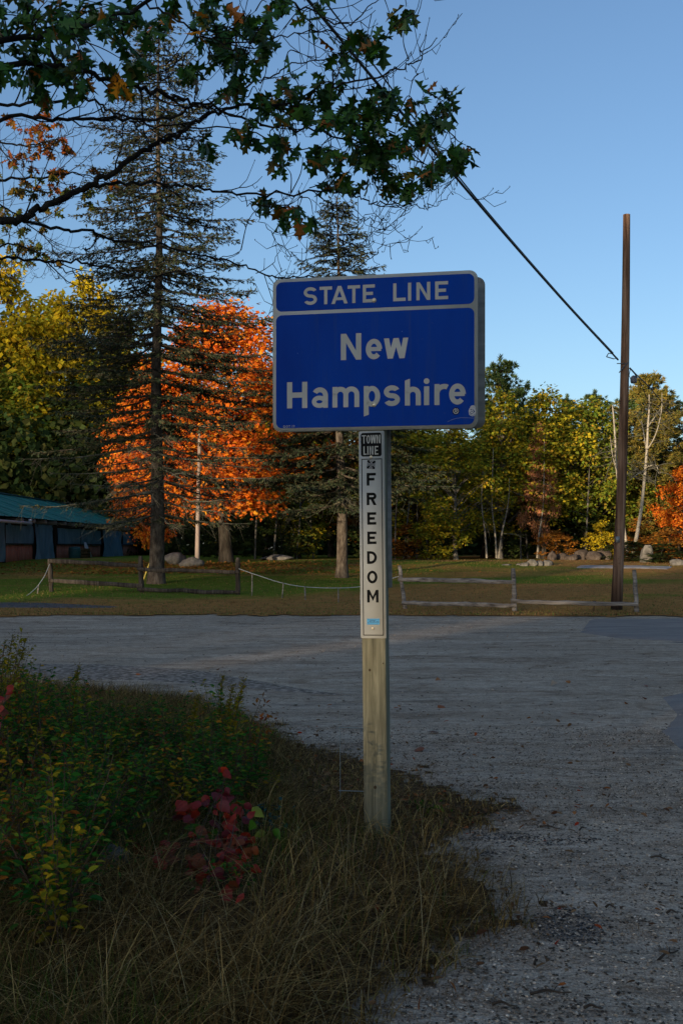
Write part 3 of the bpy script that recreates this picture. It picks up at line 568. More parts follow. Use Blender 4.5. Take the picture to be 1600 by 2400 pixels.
# ================================================================== SHED
M_roof = simple('teal metal roof', [(.3, (.012, .12, .095)), (.7, (.02, .18, .14))], 2, .45, .1, (1, 1, 1), bmp=.1)
M_board = simple('faded red boards', [(.3, (.2, .085, .06)), (.5, (.33, .15, .11)), (.7, (.42, .23, .17))], 6, .9, 0, (1, 3, .15), bmp=.3)
def tarp_mat():
    m, t, b = base_mat('blue tarp', .5, 0, .4)
    f = noise(t, 1.4, 4, .6, (1, 1, .5), dist=1); c = ramp(t, f, [(.3, (.05, .12, .18)), (.55, (.09, .19, .27)), (.75, (.18, .28, .33))]); t.links.new(c, b.inputs['Base Color']); bump(t, b, f, .5, .15); return m
M_tarp = tarp_mat(); M_dk = flat('dark opening timber', (.03, .025, .02), .9)
WX = -14.3; G0 = 1.05; EZ = 3.0
shed = thing('shed', (WX, 46, G0), 'long low shed with teal metal roof, blue tarps over its open wall', 'shed')
Y0, Y1 = -12, 32
LW = lambda v: v
mb = MB(); mb.box(-8.2, -.35, Y0, Y1 - .02, -.3, 1.85); mb.obj('wall', M_dk, shed)
rx0, rz0, rx1, rz1 = .42, EZ - G0 - .04, -4.2, 4.52 - G0
NR = 24; ye = np.linspace(Y0 - .4, Y1 + .4, NR + 1)
for i in range(NR):                                    # each metal roof sheet a part, with its raised seam
    mb = MB(); y0_, y1_ = ye[i], ye[i + 1] - .012; dz = .012 * (i % 2)
    v = []
    for (xx, zz_) in ((rx0, rz0), (rx1, rz1)):
        v += [[xx, y0_, zz_ + dz], [xx, y0_ + .06, zz_ + .05 + dz], [xx, y0_ + .12, zz_ + dz], [xx, y0_ + .9, zz_ + dz], [xx, y0_ + .96, zz_ + .035 + dz], [xx, y0_ + 1.02, zz_ + dz], [xx, y1_, zz_ + dz]]
    mb.polys(v, [[j, j + 7, j + 8, j + 1] for j in range(6)]); mb.obj('roof_sheet', M_roof, shed)
mb = MB(); mb.polys([[rx1 - .01, Y0 - .4, rz1 - .02], [rx1 - .01, Y1 + .4, rz1 - .02], [-8.8, Y1 + .4, rz0 - .1], [-8.8, Y0 - .4, rz0 - .1]], [[0, 1, 2, 3]]); mb.obj('back_roof', M_roof, shed)
mb = MB(); mb.box(rx1 - .15, rx1 + .15, Y0 - .4, Y1 + .42, rz1 + .03, rz1 + .09); mb.obj('ridge_cap', flat('dark teal cap', (.01, .06, .065), .5, .1), shed)
mb = MB(); mb.polys([[-.01, Y1, 1.9], [-8.2, Y1, 1.9], [-8.2, Y1, 2.0], [-4.2, Y1, rz1 - .1], [-.01, Y1, 2.0]], [[0, 1, 2, 3, 4]]); mb.obj('gable', M_dk, shed)
M_raf = flat('pale rafter ends', (.30, .29, .28), .8)
for y in np.arange(2.6, 31.6, 1.9):
    mb = MB(); mb.box(-.6, .38, y - .05, y + .05, rz0 - .20, rz0 - .03); mb.obj('rafter', M_raf, shed)
mb = MB(); mb.box(-.02, .1, -4, 31.8, rz0 - .34, rz0 - .24); mb.obj('header_beam', M_dk, shed)
def cloth(y0, y1, z0, z1, amp, fold, sag=.0, bulge=0.):
    ny, nz = 26, 12; mb = MB(); V = []
    for j in range(nz + 1):
        for i in range(ny + 1):
            u, v = i / ny, j / nz
            x = .06 + amp * (math.sin(u * fold * 6.28 + 2 * v) * (1 - v * .4) + .5 * math.sin(u * fold * 15 + v * 5)) + bulge * (1 - v) * math.sin(u * 3.14)
            V.append([x + amp, y0 + (y1 - y0) * u, z0 + (z1 - z0) * v - sag * math.sin(u * 3.14) * (1 - v)])
    mb.polys(V, [[j * (ny + 1) + i, j * (ny + 1) + i + 1, (j + 1) * (ny + 1) + i + 1, (j + 1) * (ny + 1) + i] for j in range(nz) for i in range(ny)])
    return mb.obj('tarp', M_tarp, shed, smooth=True)
TB = .72
cloth(-6, .8, -.0, 1.7, .05, 3); cloth(.9, 5.2, TB, 1.68, .03, 1.2); cloth(5.3, 8.7, .0, 1.68, .08, 2.6, bulge=.15); cloth(9.6, 14.5, TB, 1.62, .025, 1.0); cloth(14.6, 19.7, TB, 1.62, .025, 1.4, .04)
cloth(19.8, 25.6, .05, 1.62, .09, 1.5, .12, .3); cloth(26.2, 31.9, TB, 1.62, .025, 1)
for (a_, b_) in ((1.0, 5.2), (9.6, 19.7), (26.3, 31.9)):
    n = max(3, int((b_ - a_) / .28)); e = np.linspace(a_, b_, n + 1)
    for i in range(n):
        mb = MB(); o_ = rng.uniform(0, .015); mb.box(.0 + o_, .05 + o_, e[i] + .01, e[i + 1] - .012, -.15, TB + .02); mb.obj('board', M_board, shed)
    mb = MB(); mb.box(.0, .16, a_ - .05, b_ + .05, TB + .021, TB + .06); mb.obj('sill', M_dk, shed)
for y in (.82, 5.25, 9.2, 25.9, 32.0):
    mb = MB(); mb.box(.0, .13, y - .07, y + .07, -.15, 1.72); mb.obj('wall_post', M_dk, shed)
mb = MB(); mb.box(.45, .58, -9, 3.3, 1.62, 1.74); mb.box(.45, .58, 3.15, 3.3, 1.74, 1.86); mb.obj('gutter', flat('white gutter', (.5, .52, .55), .5), shed)
# things standing by the shed wall
def shed_at(y, x=.7): return [WX + x, 46 + y, gz(WX + x, 46 + y) + .03]
mb = MB(); pf = [(0, .27), (.05, .3), (.28, .31), (.5, .3), (.58, .26), (.6, .05)]; mb.tube([[0, 0, z] for z, r in pf], [r for z, r in pf], 14)
for z in (.18, .4): mb.tube([[.315 * math.cos(a), .315 * math.sin(a), z] for a in np.linspace(0, 6.283, 13)], .012, 4, False)
o = mb.obj('barrel', flat('teal plastic', (.02, .09, .09), .5), smooth=True); o.location = shed_at(10.6); tag(o, 'dark teal round barrel against the red boards of the shed', 'barrel')
mb = MB()
for z in (0, .17, .34): mb.box(-.3, .3, -.42, .42, z + .01, z + .15)
for y in (-.4, .36): mb.box(-.32, .32, y, y + .05, 0, .5)
o = mb.obj('wooden_crate', simple('crate wood', [(.3, (.05, .035, .015)), (.7, (.11, .08, .04))], 8, .9)); o.location = shed_at(12.3); tag(o, 'brown wooden crate between the barrel and the white board by the shed', 'crate')
mb = MB(); V = []
for k, (y, z, x) in enumerate(((0, 0, .25), (.9, 0, .2), (.62, .62, .0), (.42, .82, -.05), (.2, .8, -.06), (.1, .55, 0))): V += [[x, y, z], [x - .06, y, z]]
n = 6; mb.polys(V, [[2 * i for i in range(n)], [2 * i + 1 for i in range(n)][::-1]] + [[2 * i, 2 * i + 1, (2 * i + 3) % (2 * n), (2 * i + 2) % (2 * n)] for i in range(n)])
o = mb.obj('board_sheet', flat('dull white plastic', (.42, .43, .44), .5)); o.location = shed_at(13.6, .55); tag(o, 'white curved sheet leaning on the shed wall beside the crate', 'board')

# ================================================================== ROCKS
M_rockd = simple('dark fieldstone', [(.3, (.03, .024, .02)), (.5, (.08, .062, .05)), (.7, (.14, .115, .095))], 3, .9, bmp=.8, bdist=.06, detail=8)
M_rock = simple('granite', [(.3, (.06, .056, .048)), (.5, (.13, .12, .105)), (.7, (.22, .205, .18))], 3, .9, bmp=.8, bdist=.06, detail=8)
import bmesh
def rock(px, by, d, w_, h_, label, dep=None, seed=0, name='rock', mat=None, grp='boulders beyond the lawn', sub=3):
    bm = bmesh.new(); bmesh.ops.create_icosphere(bm, subdivisions=sub, radius=1); r_ = np.random.default_rng(seed + 77)
    pl = [(unit(r_.normal(0, 1, 3)), r_.uniform(.55, .85)) for _ in range(12)]
    dep = dep or w_ * .7
    for v in bm.verts:
        p = np.array(v.co); 
        for n_, k_ in pl:
            dd = p @ n_ - k_
            if dd > 0: p = p - n_ * dd * .85
        p = p + .03 * r_.normal(0, 1, 3); v.co = Vector((p[0] * w_ / 2 * 1.15, p[1] * dep / 2, p[2] * h_ * .62 + h_ * .32))
    me = bpy.data.meshes.new(name); bm.to_mesh(me); bm.free(); me.materials.append(mat or M_rock)
    for p in me.polygons: p.use_smooth = True
    o = bpy.data.objects.new(name, me); COL.objects.link(o); a = P(px, by, d); o.location = (a[0], a[1], gz(a[0], a[1]) + .01)
    tag(o, label, 'rock', grp); return o
rock(414, 1314, 46, .95, .58, 'left and higher one of two grey boulders under the orange maple', 1.2, 1)
rock(452, 1318, 44.2, .95, .5, 'low boulder leaning against the slim pale pole', 1.0, 2)
rock(648, 1305, 50, 1.6, .3, 'low flat boulder between the maple and the second spruce', 1.0, 3)
for i, (px, by, w_, h_, lb) in enumerate(((1293, 1311, .7, .75, 'upright dark stone at the left end of the stone row'), (1317, 1314, 1.1, .6, 'second dark stone in the row under the trees'), (1339, 1314, 1.1, .5, 'third stone in the row, low and wide'), (1362, 1313, 1.3, .85, 'tallest rounded stone in the middle of the row'), (1392, 1314, 1.1, .75, 'squared dark stone right of the tallest in the row'), (1413, 1314, 1.2, .85, 'dark stone in the row next to the utility pole'))):
    rock(px, by, 49.5 + (i % 2) * .6, w_ * .6, h_ * .68, lb, None, 10 + i, mat=M_rockd)
for i, (px, by, w_, h_, lb) in enumerate(((1228, 1328, .55, .3, 'small pale stone at the left of the rock pile on the lawn'), (1247, 1328, .6, .5, 'tall pale stone in the rock pile on the lawn'), (1262, 1326, .5, .4, 'middle stone of the rock pile on the lawn'), (1282, 1326, .6, .42, 'rounded stone at the right of the rock pile on the lawn'), (1186, 1316, .6, .12, 'small flat stone alone on the lawn left of the rock pile'), (1215, 1332, .35, .16, 'smallest stone lying before the rock pile'))):
    rock(px, by, 44.5 + .1 * i, w_ * .75, h_ * .7, lb, None, 30 + i, grp='stones on the lawn', mat=M_rock)
rock(1514, 1312, 47, .62, .95, 'upright pale boulder at the edge of the brush right of the utility pole', .5, 44)
rock(1583, 1332, 45, .7, .3, 'low pale stone at the right edge of the lawn', .5, 45)
o = rock(240, 2120, 5.45, .24, .12, 'grey rock half hidden in the weeds in the lower left', .2, 50, grp=None); o.location.z = float(VZ(o.location.x, o.location.y)) + .07

# ================================================================== TREES
def deciduous(seed, H, Wd, base, nleaf, leaf, lx=1.0, nclump=70, trunk_r=.16, low=.18):
    """crown of leaf clumps carried by limbs; returns (trunk arrays, leaf arrays) as MBs"""
    r = np.random.default_rng(seed); tr = MB(); lf = MB()
    lean = r.normal(0, .03, 2)
    zt = np.linspace(0, H * .88, 14); px_ = lean[0] * zt + .08 * np.sin(zt * .9 + seed); py_ = lean[1] * zt + .08 * np.cos(zt * .8)
    tp_ = np.stack([px_, py_, zt - .1], 1); tr.tube(tp_, np.interp(zt, [0, .3, H * .88], [trunk_r * 1.35, trunk_r, .02]), 9)
    cl = []
    while len(cl) < nclump:
        q = r.uniform(-1, 1, 3)
        if np.linalg.norm(q) > 1 or np.linalg.norm(q) < .35: continue
        z = base + (H - base) * (q[2] * .5 + .5); prof = math.sin(math.pi * min(1, max(0.02, ((z - base) / (H - base)) ** .75)) ** .9) ** .6
        cl.append([q[0] * Wd / 2 * prof * r.uniform(.8, 1.12) + lean[0] * z, q[1] * Wd / 2 * prof + lean[1] * z, z])
    cl = np.array(cl)
    for c in cl:
        z0_ = max(low * H, c[2] - np.hypot(c[0], c[1]) * .8 - .3); s = np.array([np.interp(z0_, zt, px_), np.interp(z0_, zt, py_), z0_])
        m_ = (s + c) / 2 + [0, 0, .15 * H * .1]; tr.tube(smoothpath([s, m_, c], 4), np.linspace(trunk_r * .28, .01, 9), 4, False)
    per = nleaf // nclump; rad = Wd * .105
    for c in cl:
        k = int(per * r.uniform(.5, 1.5)); rr = rad * r.uniform(.7, 1.4)
        off = unit(r.normal(0, 1, (k, 3))) * (r.random(k) ** .5)[:, None] * rr * [1.15, 1.15, .85]
        pos = c + off; t = unit(off * [1, 1, .3] + r.normal(0, .35, (k, 3)) * rr + [0, 0, -.25 * rr]); n_ = unit(r.normal(0, .55, (k, 3)) + [0, 0, 1] + off / rr * .6)
        sz = leaf * r.uniform(.65, 1.35, k); scatter(lf, *RH, pos, t, n_, np.stack([sz * .75 * lx, sz, sz], 1))
    return tr, lf
_cache = {}
def tree(name, kind, d, px, topy, wpx, mleaf, mbark, label, cat='tree', group=None, base=.18, seed=1, nleaf=9000, leaf=.15, by=None, dy=0, nclump=70, trunk_r=.14):
    a = P(px, 1300, d); x, y = a[0], d + dy; z = gz(x, y) - .05; H = P(0, topy, d)[2] - z; Wd = wpx / F * d
    t = thing(name, (x, y, z), label, cat, group, rz=rng.uniform(0, 6.28) * 0)
    key = (kind, seed, mleaf.name, mbark.name, nleaf)
    if key not in _cache:
        tr, lf = deciduous(seed, 10, 6.0, 10 * base, nleaf, leaf, nclump=nclump, trunk_r=trunk_r)
        _cache[key] = (tr.mesh('trunk', mbark, True), lf.mesh('crown', mleaf))
    for nm, me in zip(('trunk', 'crown'), _cache[key]):
        o = bpy.data.objects.new(nm, me); COL.objects.link(o); o.parent = t; o.scale = (Wd * 1.12 / 6.0, Wd / 6.0 if Wd < 8 else 8 / 6, H / 10)
        if nm == 'crown': o['kind'] = 'stuff'
    return t
def lm(name, cs, tr=.3, patch=None): return leafmat(name, [(i / max(1, len(cs) - 1), c) for i, c in enumerate(cs)], tr, patch=patch)
L_orange = lm('orange maple leaves', [(.66, .13, .012), (.80, .20, .015), (.62, .11, .03), (.82, .30, .02), (.42, .07, .01), (.80, .36, .03), (.70, .16, .03), (.25, .08, .015)], .35)
L_yellow = lm('yellow leaves', [(.45, .34, .015), (.65, .46, .02), (.30, .28, .02), (.55, .33, .02), (.2, .22, .02)], .35)
L_ygreen = lm('yellow green leaves', [(.12, .17, .02), (.26, .26, .02), (.5, .36, .02), (.18, .20, .025), (.09, .13, .02), (.5, .28, .03)], .3)
L_green = lm('autumn green leaves', [(.07, .13, .02), (.15, .2, .022), (.27, .25, .022), (.10, .15, .022), (.4, .25, .03)], .25)
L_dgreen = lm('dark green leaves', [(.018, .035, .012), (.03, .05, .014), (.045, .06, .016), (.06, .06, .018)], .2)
L_pink = lm('dusty red leaves', [(.42, .16, .09), (.5, .2, .1), (.3, .17, .08), (.55, .26, .08)], .3)
L_rust = lm('rust leaves', [(.34, .10, .02), (.2, .10, .02), (.45, .17, .02), (.13, .08, .02)], .25)
L_spruce = lm('spruce needles', [(.025, .04, .022), (.04, .058, .032), (.06, .068, .035), (.08, .065, .035)], .05)
L_pine = lm('pine needles', [(.04, .09, .03), (.075, .13, .04), (.10, .15, .05), (.17, .15, .04)], .1)
L_pineold = lm('browning pine needles', [(.10, .12, .03), (.18, .15, .03), (.28, .19, .04), (.07, .11, .03)], .1)
B_dark = bark('dark bark', (.018, .015, .012), (.045, .038, .03), (.085, .072, .058), 5, (2, 2, .4))
B_spruce = bark('spruce bark', (.028, .022, .018), (.08, .064, .05), (.15, .125, .10), 5, (2, 2, .7), 1, .05)
B_birch = simple('birch bark', [(.33, (.07, .06, .05)), (.40, (.25, .22, .17)), (.7, (.38, .34, .27))], 3, .7, 0, (1, 1, 2.5), bmp=.2)
B_bdull = simple('dull birch bark', [(.33, (.06, .05, .04)), (.45, (.2, .175, .14)), (.7, (.3, .27, .21))], 3, .8, 0, (1, 1, 2.5))
B_grey = bark('grey bark', (.06, .055, .048), (.12, .11, .095), (.2, .18, .15), 5, (2, 2, .4))
B_dead = simple('lichened dead twigs', [(.3, (.05, .045, .035)), (.6, (.12, .115, .085)), (.75, (.2, .2, .15))], 4, .9)

def conifer(seed, H, lenf, z0, trunk_r, spacing, per, needle, lean=(0, 0), deadz=0, droop=.25, twig_gap=.2, nden=7, topup=.5):
    r = np.random.default_rng(seed); tr = MB(); br = MB(); nd = MB(); dead = MB()
    zt = np.linspace(0, H, 24); cx = lean[0] * zt + .04 * np.sin(zt * .7); cy = lean[1] * zt
    tr.tube(np.stack([cx, cy, zt - .1], 1), np.interp(zt, [0, .4, 1.5, H], [trunk_r * 1.45, trunk_r * 1.08, trunk_r, .015]), 12)
    z = z0
    NP = []; NT = []; NN = []; NS = []
    while z < H - .1:
        u = z / H; m_ = max(3, int(round(r.normal(per, 1))))
        a0 = r.uniform(0, 6.28)
        for k in range(m_):
            a = a0 + k * 6.283 / m_ + r.normal(0, .25); L = lenf(z, a) * r.uniform(.72, 1.12)
            if L < .08: continue
            isdead = z < deadz * r.uniform(.75, 1.25)
            D = np.array([math.cos(a), math.sin(a), 0]); ns = 9; q = np.linspace(0, 1, ns)
            up_ = topup * max(0, u - .6) * 2
            zz_ = z + L * (-droop * (1.6 * q - .9 * q ** 2.2) + up_ * q + .03) + r.normal(0, .015, ns).cumsum() * L * .4
            sid = np.array([-D[1], D[0], 0]); wob = r.normal(0, .02, ns).cumsum() * L
            pts = np.array([np.interp(z, zt, cx), np.interp(z, zt, cy), 0]) + D * (q * L)[:, None] + sid * wob[:, None]; pts[:, 2] += zz_
            (dead if isdead else br).tube(pts, np.linspace(.012 + L * .008, .004, ns), 4, False)
            nt_ = max(3, int(L / twig_gap))
            for j in range(nt_):
                s = (j + .6) / nt_; s = min(.99, s + r.normal(0, .02))
                if s < .12: continue
                b = np.array([np.interp(s, q, pts[:, i]) for i in range(3)])
                for sg in (-1, 1):
                    tl = (.16 + .34 * L * (1 - s) * .8 + .1) * r.uniform(.6, 1.2); tl = min(tl, .95)
                    td = unit(D * .75 + sid * sg * r.uniform(.6, 1.0) + [0, 0, r.normal(-.12, .14)])
                    if isdead:
                        if r.random() < .75:
                            e1 = b + td * tl * .8 + [0, 0, -tl * r.uniform(0, .5)]; dead.tube([b, (b + e1) / 2 + r.normal(0, .03, 3), e1], [.007, .005, .003], 3, False)
                            if r.random() < .7: e2 = e1 + r.normal(0, .2, 3) + [0, 0, -.15]; dead.tube([(b + e1) / 2, e2], [.005, .003], 3, False)
                        if r.random() < .72: continue
                    br.tube([b, b + td * tl + [0, 0, -.06 * tl]], [.006, .003], 3, False)
                    nn = max(2, int(nden * tl / .4)); ss = r.uniform(.1, 1, nn)
                    NP.append(b + td * (ss * tl)[:, None] + r.normal(0, .012, (nn, 3))); NT.append(unit(td + [0, 0, -.1] + r.normal(0, .38, (nn, 3)))); NN.append(r.normal(0, .5, (nn, 3)) + [0, 0, 1]); NS.append(needle * r.uniform(.7, 1.3, nn))
            NP.append(pts[-1] + r.normal(0, .03, (4, 3))); NT.append(unit(D + r.normal(0, .4, (4, 3)))); NN.append(r.normal(0, .5, (4, 3)) + [0, 0, 1]); NS.append(np.full(4, needle))
        z += spacing * r.uniform(.7, 1.3) * (1 if u < .8 else .75)
    NS = np.concatenate(NS); scatter(nd, *RH, np.concatenate(NP), np.concatenate(NT), np.concatenate(NN), np.stack([NS * .34, NS, NS], 1))
    return tr, br, nd, dead
def plant_conifer(name, px, by, d, topy, args, label, group, mats):
    a = P(px, by, d); x, y = a[0], d; z = gz(x, y); H = P(0, topy, d)[2] - z
    t = thing(name, (x, y, z), label, 'tree', group); tr, br, nd, de = conifer(H=H, **args)
    tr.obj('trunk', mats[0], t, smooth=True); br.obj('branches', mats[0], t, kind='stuff'); nd.obj('needles', mats[1], t, kind='stuff')
    if de.n: de.obj('dead_branches', B_dead, t, kind='stuff')
    return t
def big_len(z, a):
    return np.interp(z, [1.5, 3.0, 5, 7.5, 10, 13, 16, 18.6], [2.2, 3.9, 3.7, 3.7, 2.9, 2.4, 1.55, .2]) * (1.0 if math.cos(a) > 0 else 1.06)
plant_conifer('spruce_tree', 366, 1370, 35.9, 60, dict(seed=3, lenf=lambda z, a: 1.04 * big_len(z, a), z0=2.2, trunk_r=.235, spacing=.37, per=5.0, needle=.12, lean=(.006, 0), deadz=4.8, droop=.16, twig_gap=.18, nden=15, topup=.45), 'tall dark spruce with a straight trunk standing behind the left rail fence', 'spruces on the lawn', (B_spruce, L_spruce))
def sm_len(z, a): return np.interp(z, [2.4, 3.5, 5, 8, 11, 13.9], [2.7, 3.5, 3.0, 2.2, 1.15, .08])
plant_conifer('spruce_tree', 801, 1355, 38.5, 452, dict(seed=5, lenf=lambda z, a: 1.12 * sm_len(z, a), z0=2.6, trunk_r=.185, spacing=.42, per=5.4, needle=.12, lean=(-.014, 0), deadz=3.0, droop=.2, twig_gap=.14, nden=22, topup=.5), 'smaller spruce whose brown tip shows just above the blue sign', 'spruces on the lawn', (B_spruce, L_spruce))

def pine(seed, H, Wd, z0=2.0):
    r = np.random.default_rng(seed); tr = MB(); nd = MB(); tr.tube([[0, 0, z - .1] for z in np.linspace(0, H, 10)], np.linspace(.17, .02, 10), 8)
    NP = []; NT = []; NS = []; z = z0
    while z < H - .2:
        u = (z - z0) / (H - z0); m_ = 5
        for k in range(m_):
            a = r.uniform(0, 6.28); L = Wd / 2 * (1 - u ** 2.2) ** .8 * r.uniform(.6, 1.1) * (.75 + .5 * min(u * 2, .5)); D = np.array([math.cos(a), math.sin(a), 0]); q = np.linspace(0, 1, 7)
            pts = D * (q * L)[:, None] + np.array([0, 0, 1]) * (z + L * (.15 * q + .35 * q ** 2.5))[:, None] + r.normal(0, .03, (7, 3)); tr.tube(pts, np.linspace(.03, .008, 7), 4, False)
            for s in np.linspace(.3, 1, max(3, int(L / .22))):
                b = np.array([np.interp(s, q, pts[:, i]) for i in range(3)])
                for w_ in range(3):
                    td = unit(D * .7 + r.normal(0, .5, 3) + [0, 0, .55]); e = b + td * r.uniform(.15, .4); tr.tube([b, e], [.008, .005], 3, False)
                    n_ = 28; NP.append(e - td * .1 * r.random((n_, 1))); NT.append(unit(td * .9 + r.normal(0, .55, (n_, 3)))); NS.append(r.uniform(.14, .24, n_))
        z += .36
    for w_ in range(5):
        e = np.array([r.normal(0, .12), r.normal(0, .12), H - .1 + r.uniform(0, .5)]); tr.tube([[0, 0, H - .6], e], [.015, .008], 4); n_ = 22; NP.append(e - [0, 0, .3] * r.random((n_, 1))); NT.append(unit(r.normal(0, .5, (n_, 3)) + [0, 0, .9])); NS.append(np.full(n_, .2))
    NS = np.concatenate(NS); NP = np.concatenate(NP); scatter(nd, *RH, NP, np.concatenate(NT), rnd(len(NP)), np.stack([NS * .2, NS, NS * .2], 1)); return tr, nd
_pc = {}
def plant_pine(px, d, topy, wpx, mat, label, seed, z0=2.0):
    a = P(px, 1300, d); z = gz(a[0], d); H = P(0, topy, d)[2] - z; t = thing('pine_tree', (a[0], d, z), label, 'tree', 'pines in the tree line')
    if (seed, mat.name) not in _pc: tr, nd = pine(seed, 10, 4.4, z0); _pc[(seed, mat.name)] = (tr.mesh('trunk', B_dark), nd.mesh('needles', mat))
    for nm, me in zip(('trunk', 'needles'), _pc[(seed, mat.name)]):
        o = bpy.data.objects.new(nm, me); COL.objects.link(o); o.parent = t; o.scale = (wpx / F * d / 4.4, wpx / F * d / 4.4, H / 10)
        if nm == 'needles': o['kind'] = 'stuff'
plant_pine(1172, 61, 852, 230, L_pine, 'green pine rising behind the yellow trees right of the sign', 1)
plant_pine(1395, 60, 925, 170, L_pine, 'lower green pine behind the utility pole', 2)
plant_pine(1330, 63, 935, 150, L_pine, 'small pine top between the green tree and the utility pole', 2)
plant_pine(1520, 57, 885, 260, L_pineold, 'large browning pine behind the bent birch', 1, .8)
plant_pine(1490, 59, 925, 230, L_pine, 'broad green pine between the utility pole and the browning pine', 1, .8)
plant_pine(1560, 60, 925, 190, L_pine, 'dark green pine at the right of the browning pine', 2)
GR = 'trees in the tree line'
# the orange maple and the yellow trees of the left
tree('maple_tree', 'm', 47.5, 525, 672, 430, L_orange, B_dark, 'tall bright orange maple between the big spruce and the sign', seed=21, nleaf=24000, leaf=.15, base=.10, nclump=150, trunk_r=.2)
tree('maple_tree', 'm', 48.2, 362, 850, 215, L_orange, B_dark, 'lower orange maple at the end of the shed roof', seed=22, nleaf=15000, leaf=.15, base=.07, nclump=110)
for i, (px, d, ty, wp, ml, lb, sd_) in enumerate((
    (30, 85, 600, 330, L_yellow, 'tall yellow tree behind the left end of the shed', 31), (175, 86, 585, 280, L_yellow, 'tall yellow tree rising left of the big spruce top', 32), (-60, 84, 690, 300, L_green, 'yellow green tree at the left edge beyond the shed', 33),
    (290, 87, 720, 280, L_ygreen, 'yellow green tree between the tall yellow trees and the big spruce', 34), (120, 96, 690, 420, L_green, 'green tree behind the tall yellow trees', 35), (60, 83, 860, 330, L_green, 'lower yellow green tree above the shed roof', 34), (230, 84, 850, 330, L_dgreen, 'dark tree above the middle of the shed roof', 35), (-30, 97, 740, 350, L_dgreen, 'dark green tree far back at the left edge', 35), (380, 88, 830, 320, L_dgreen, 'dark green tree hidden behind the big spruce trunk', 36),
    (130, 82.5, 980, 320, L_dgreen, 'dark low tree right behind the shed ridge', 36), (330, 83, 1000, 280, L_dgreen, 'dark low tree behind the far end of the shed', 37))):
    tree('tree', 'd', d, px, ty, wp, ml, B_dark, lb, group='trees behind the shed', seed=sd_, base=.12, nleaf=11000, leaf=.2)
for i, (px, d, ty, wp, ml, lb, sd_) in enumerate((
    (1070, 51, 985, 210, L_ygreen, 'yellow green tree just right of the sign with foliage to the ground', 41), (1175, 54, 915, 230, L_ygreen, 'yellowing tree under the pine right of the sign', 42), (1275, 53.5, 902, 240, L_ygreen, 'broad yellow green tree in the middle of the right tree line', 43),
    (1365, 54.5, 930, 220, L_green, 'broad green tree left of the utility pole', 44), (1262, 52.6, 1000, 90, L_pink, 'dusty pink red small tree in front of the yellow trees', 45), (1130, 58, 985, 230, L_green, 'green tree behind the yellow tree right of the sign', 44),
    (1440, 57, 1010, 210, L_green, 'green tree directly behind the utility pole', 46), (1606, 54, 1090, 130, L_orange, 'orange red maple at the right edge', 47), (1590, 58, 1055, 170, L_pink, 'dusty red tree behind the orange maple at the right edge', 45), (1500, 60.5, 1040, 270, L_green, 'dark tree low behind the bent birch', 46),
    (960, 56, 955, 250, L_ygreen, 'yellow orange tree behind the right end of the sign', 42), (850, 58, 930, 260, L_rust, 'rust coloured tree behind the second spruce', 43), (700, 57, 900, 270, L_ygreen, 'olive tree behind the left half of the sign', 41), (620, 60, 860, 240, L_green, 'green tree between the orange maple and the sign', 44), (960, 64, 1000, 300, L_dgreen, 'dark tree deep behind the town line panel', 46), (780, 64, 980, 300, L_dgreen, 'dark tree deep behind the second spruce', 35),
    (520, 66, 900, 300, L_dgreen, 'dark tree deep behind the orange maple', 36), (1230, 63, 960, 320, L_dgreen, 'dark tree deep behind the pink red tree', 37), (1340, 64, 1000, 300, L_dgreen, 'dark tree deep behind the green tree by the pole', 36))):
    tree('tree', 'd', d, px, ty, wp, ml, B_grey if i in (0, 1) else B_dark, lb, group=GR, seed=sd_, base=.10 if i not in (2, 3) else .2, nleaf=12000, leaf=.19, nclump=95)
# understory
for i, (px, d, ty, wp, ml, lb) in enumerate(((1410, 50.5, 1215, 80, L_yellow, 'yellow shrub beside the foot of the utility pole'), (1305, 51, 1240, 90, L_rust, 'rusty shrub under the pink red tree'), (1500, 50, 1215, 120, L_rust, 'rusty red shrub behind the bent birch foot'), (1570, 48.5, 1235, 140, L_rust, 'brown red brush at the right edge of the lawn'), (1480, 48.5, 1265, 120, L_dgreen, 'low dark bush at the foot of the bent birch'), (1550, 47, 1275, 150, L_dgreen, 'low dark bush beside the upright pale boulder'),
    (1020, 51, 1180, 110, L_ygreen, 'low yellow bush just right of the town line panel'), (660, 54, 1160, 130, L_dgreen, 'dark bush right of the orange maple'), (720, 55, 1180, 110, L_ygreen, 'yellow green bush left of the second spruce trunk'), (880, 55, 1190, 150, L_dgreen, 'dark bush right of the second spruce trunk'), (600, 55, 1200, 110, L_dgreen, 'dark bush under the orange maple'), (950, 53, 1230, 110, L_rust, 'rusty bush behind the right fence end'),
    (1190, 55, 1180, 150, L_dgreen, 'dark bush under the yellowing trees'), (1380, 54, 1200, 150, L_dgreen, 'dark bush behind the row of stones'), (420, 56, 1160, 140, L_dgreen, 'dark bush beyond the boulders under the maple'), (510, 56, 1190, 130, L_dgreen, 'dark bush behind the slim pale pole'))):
    tree('shrub', 's', d, px, ty, wp, ml, B_dark, lb, 'shrub', 'shrubs at the foot of the tree line', seed=61 + i % 3, base=.03, nleaf=2600, leaf=.34, nclump=36, trunk_r=.05)
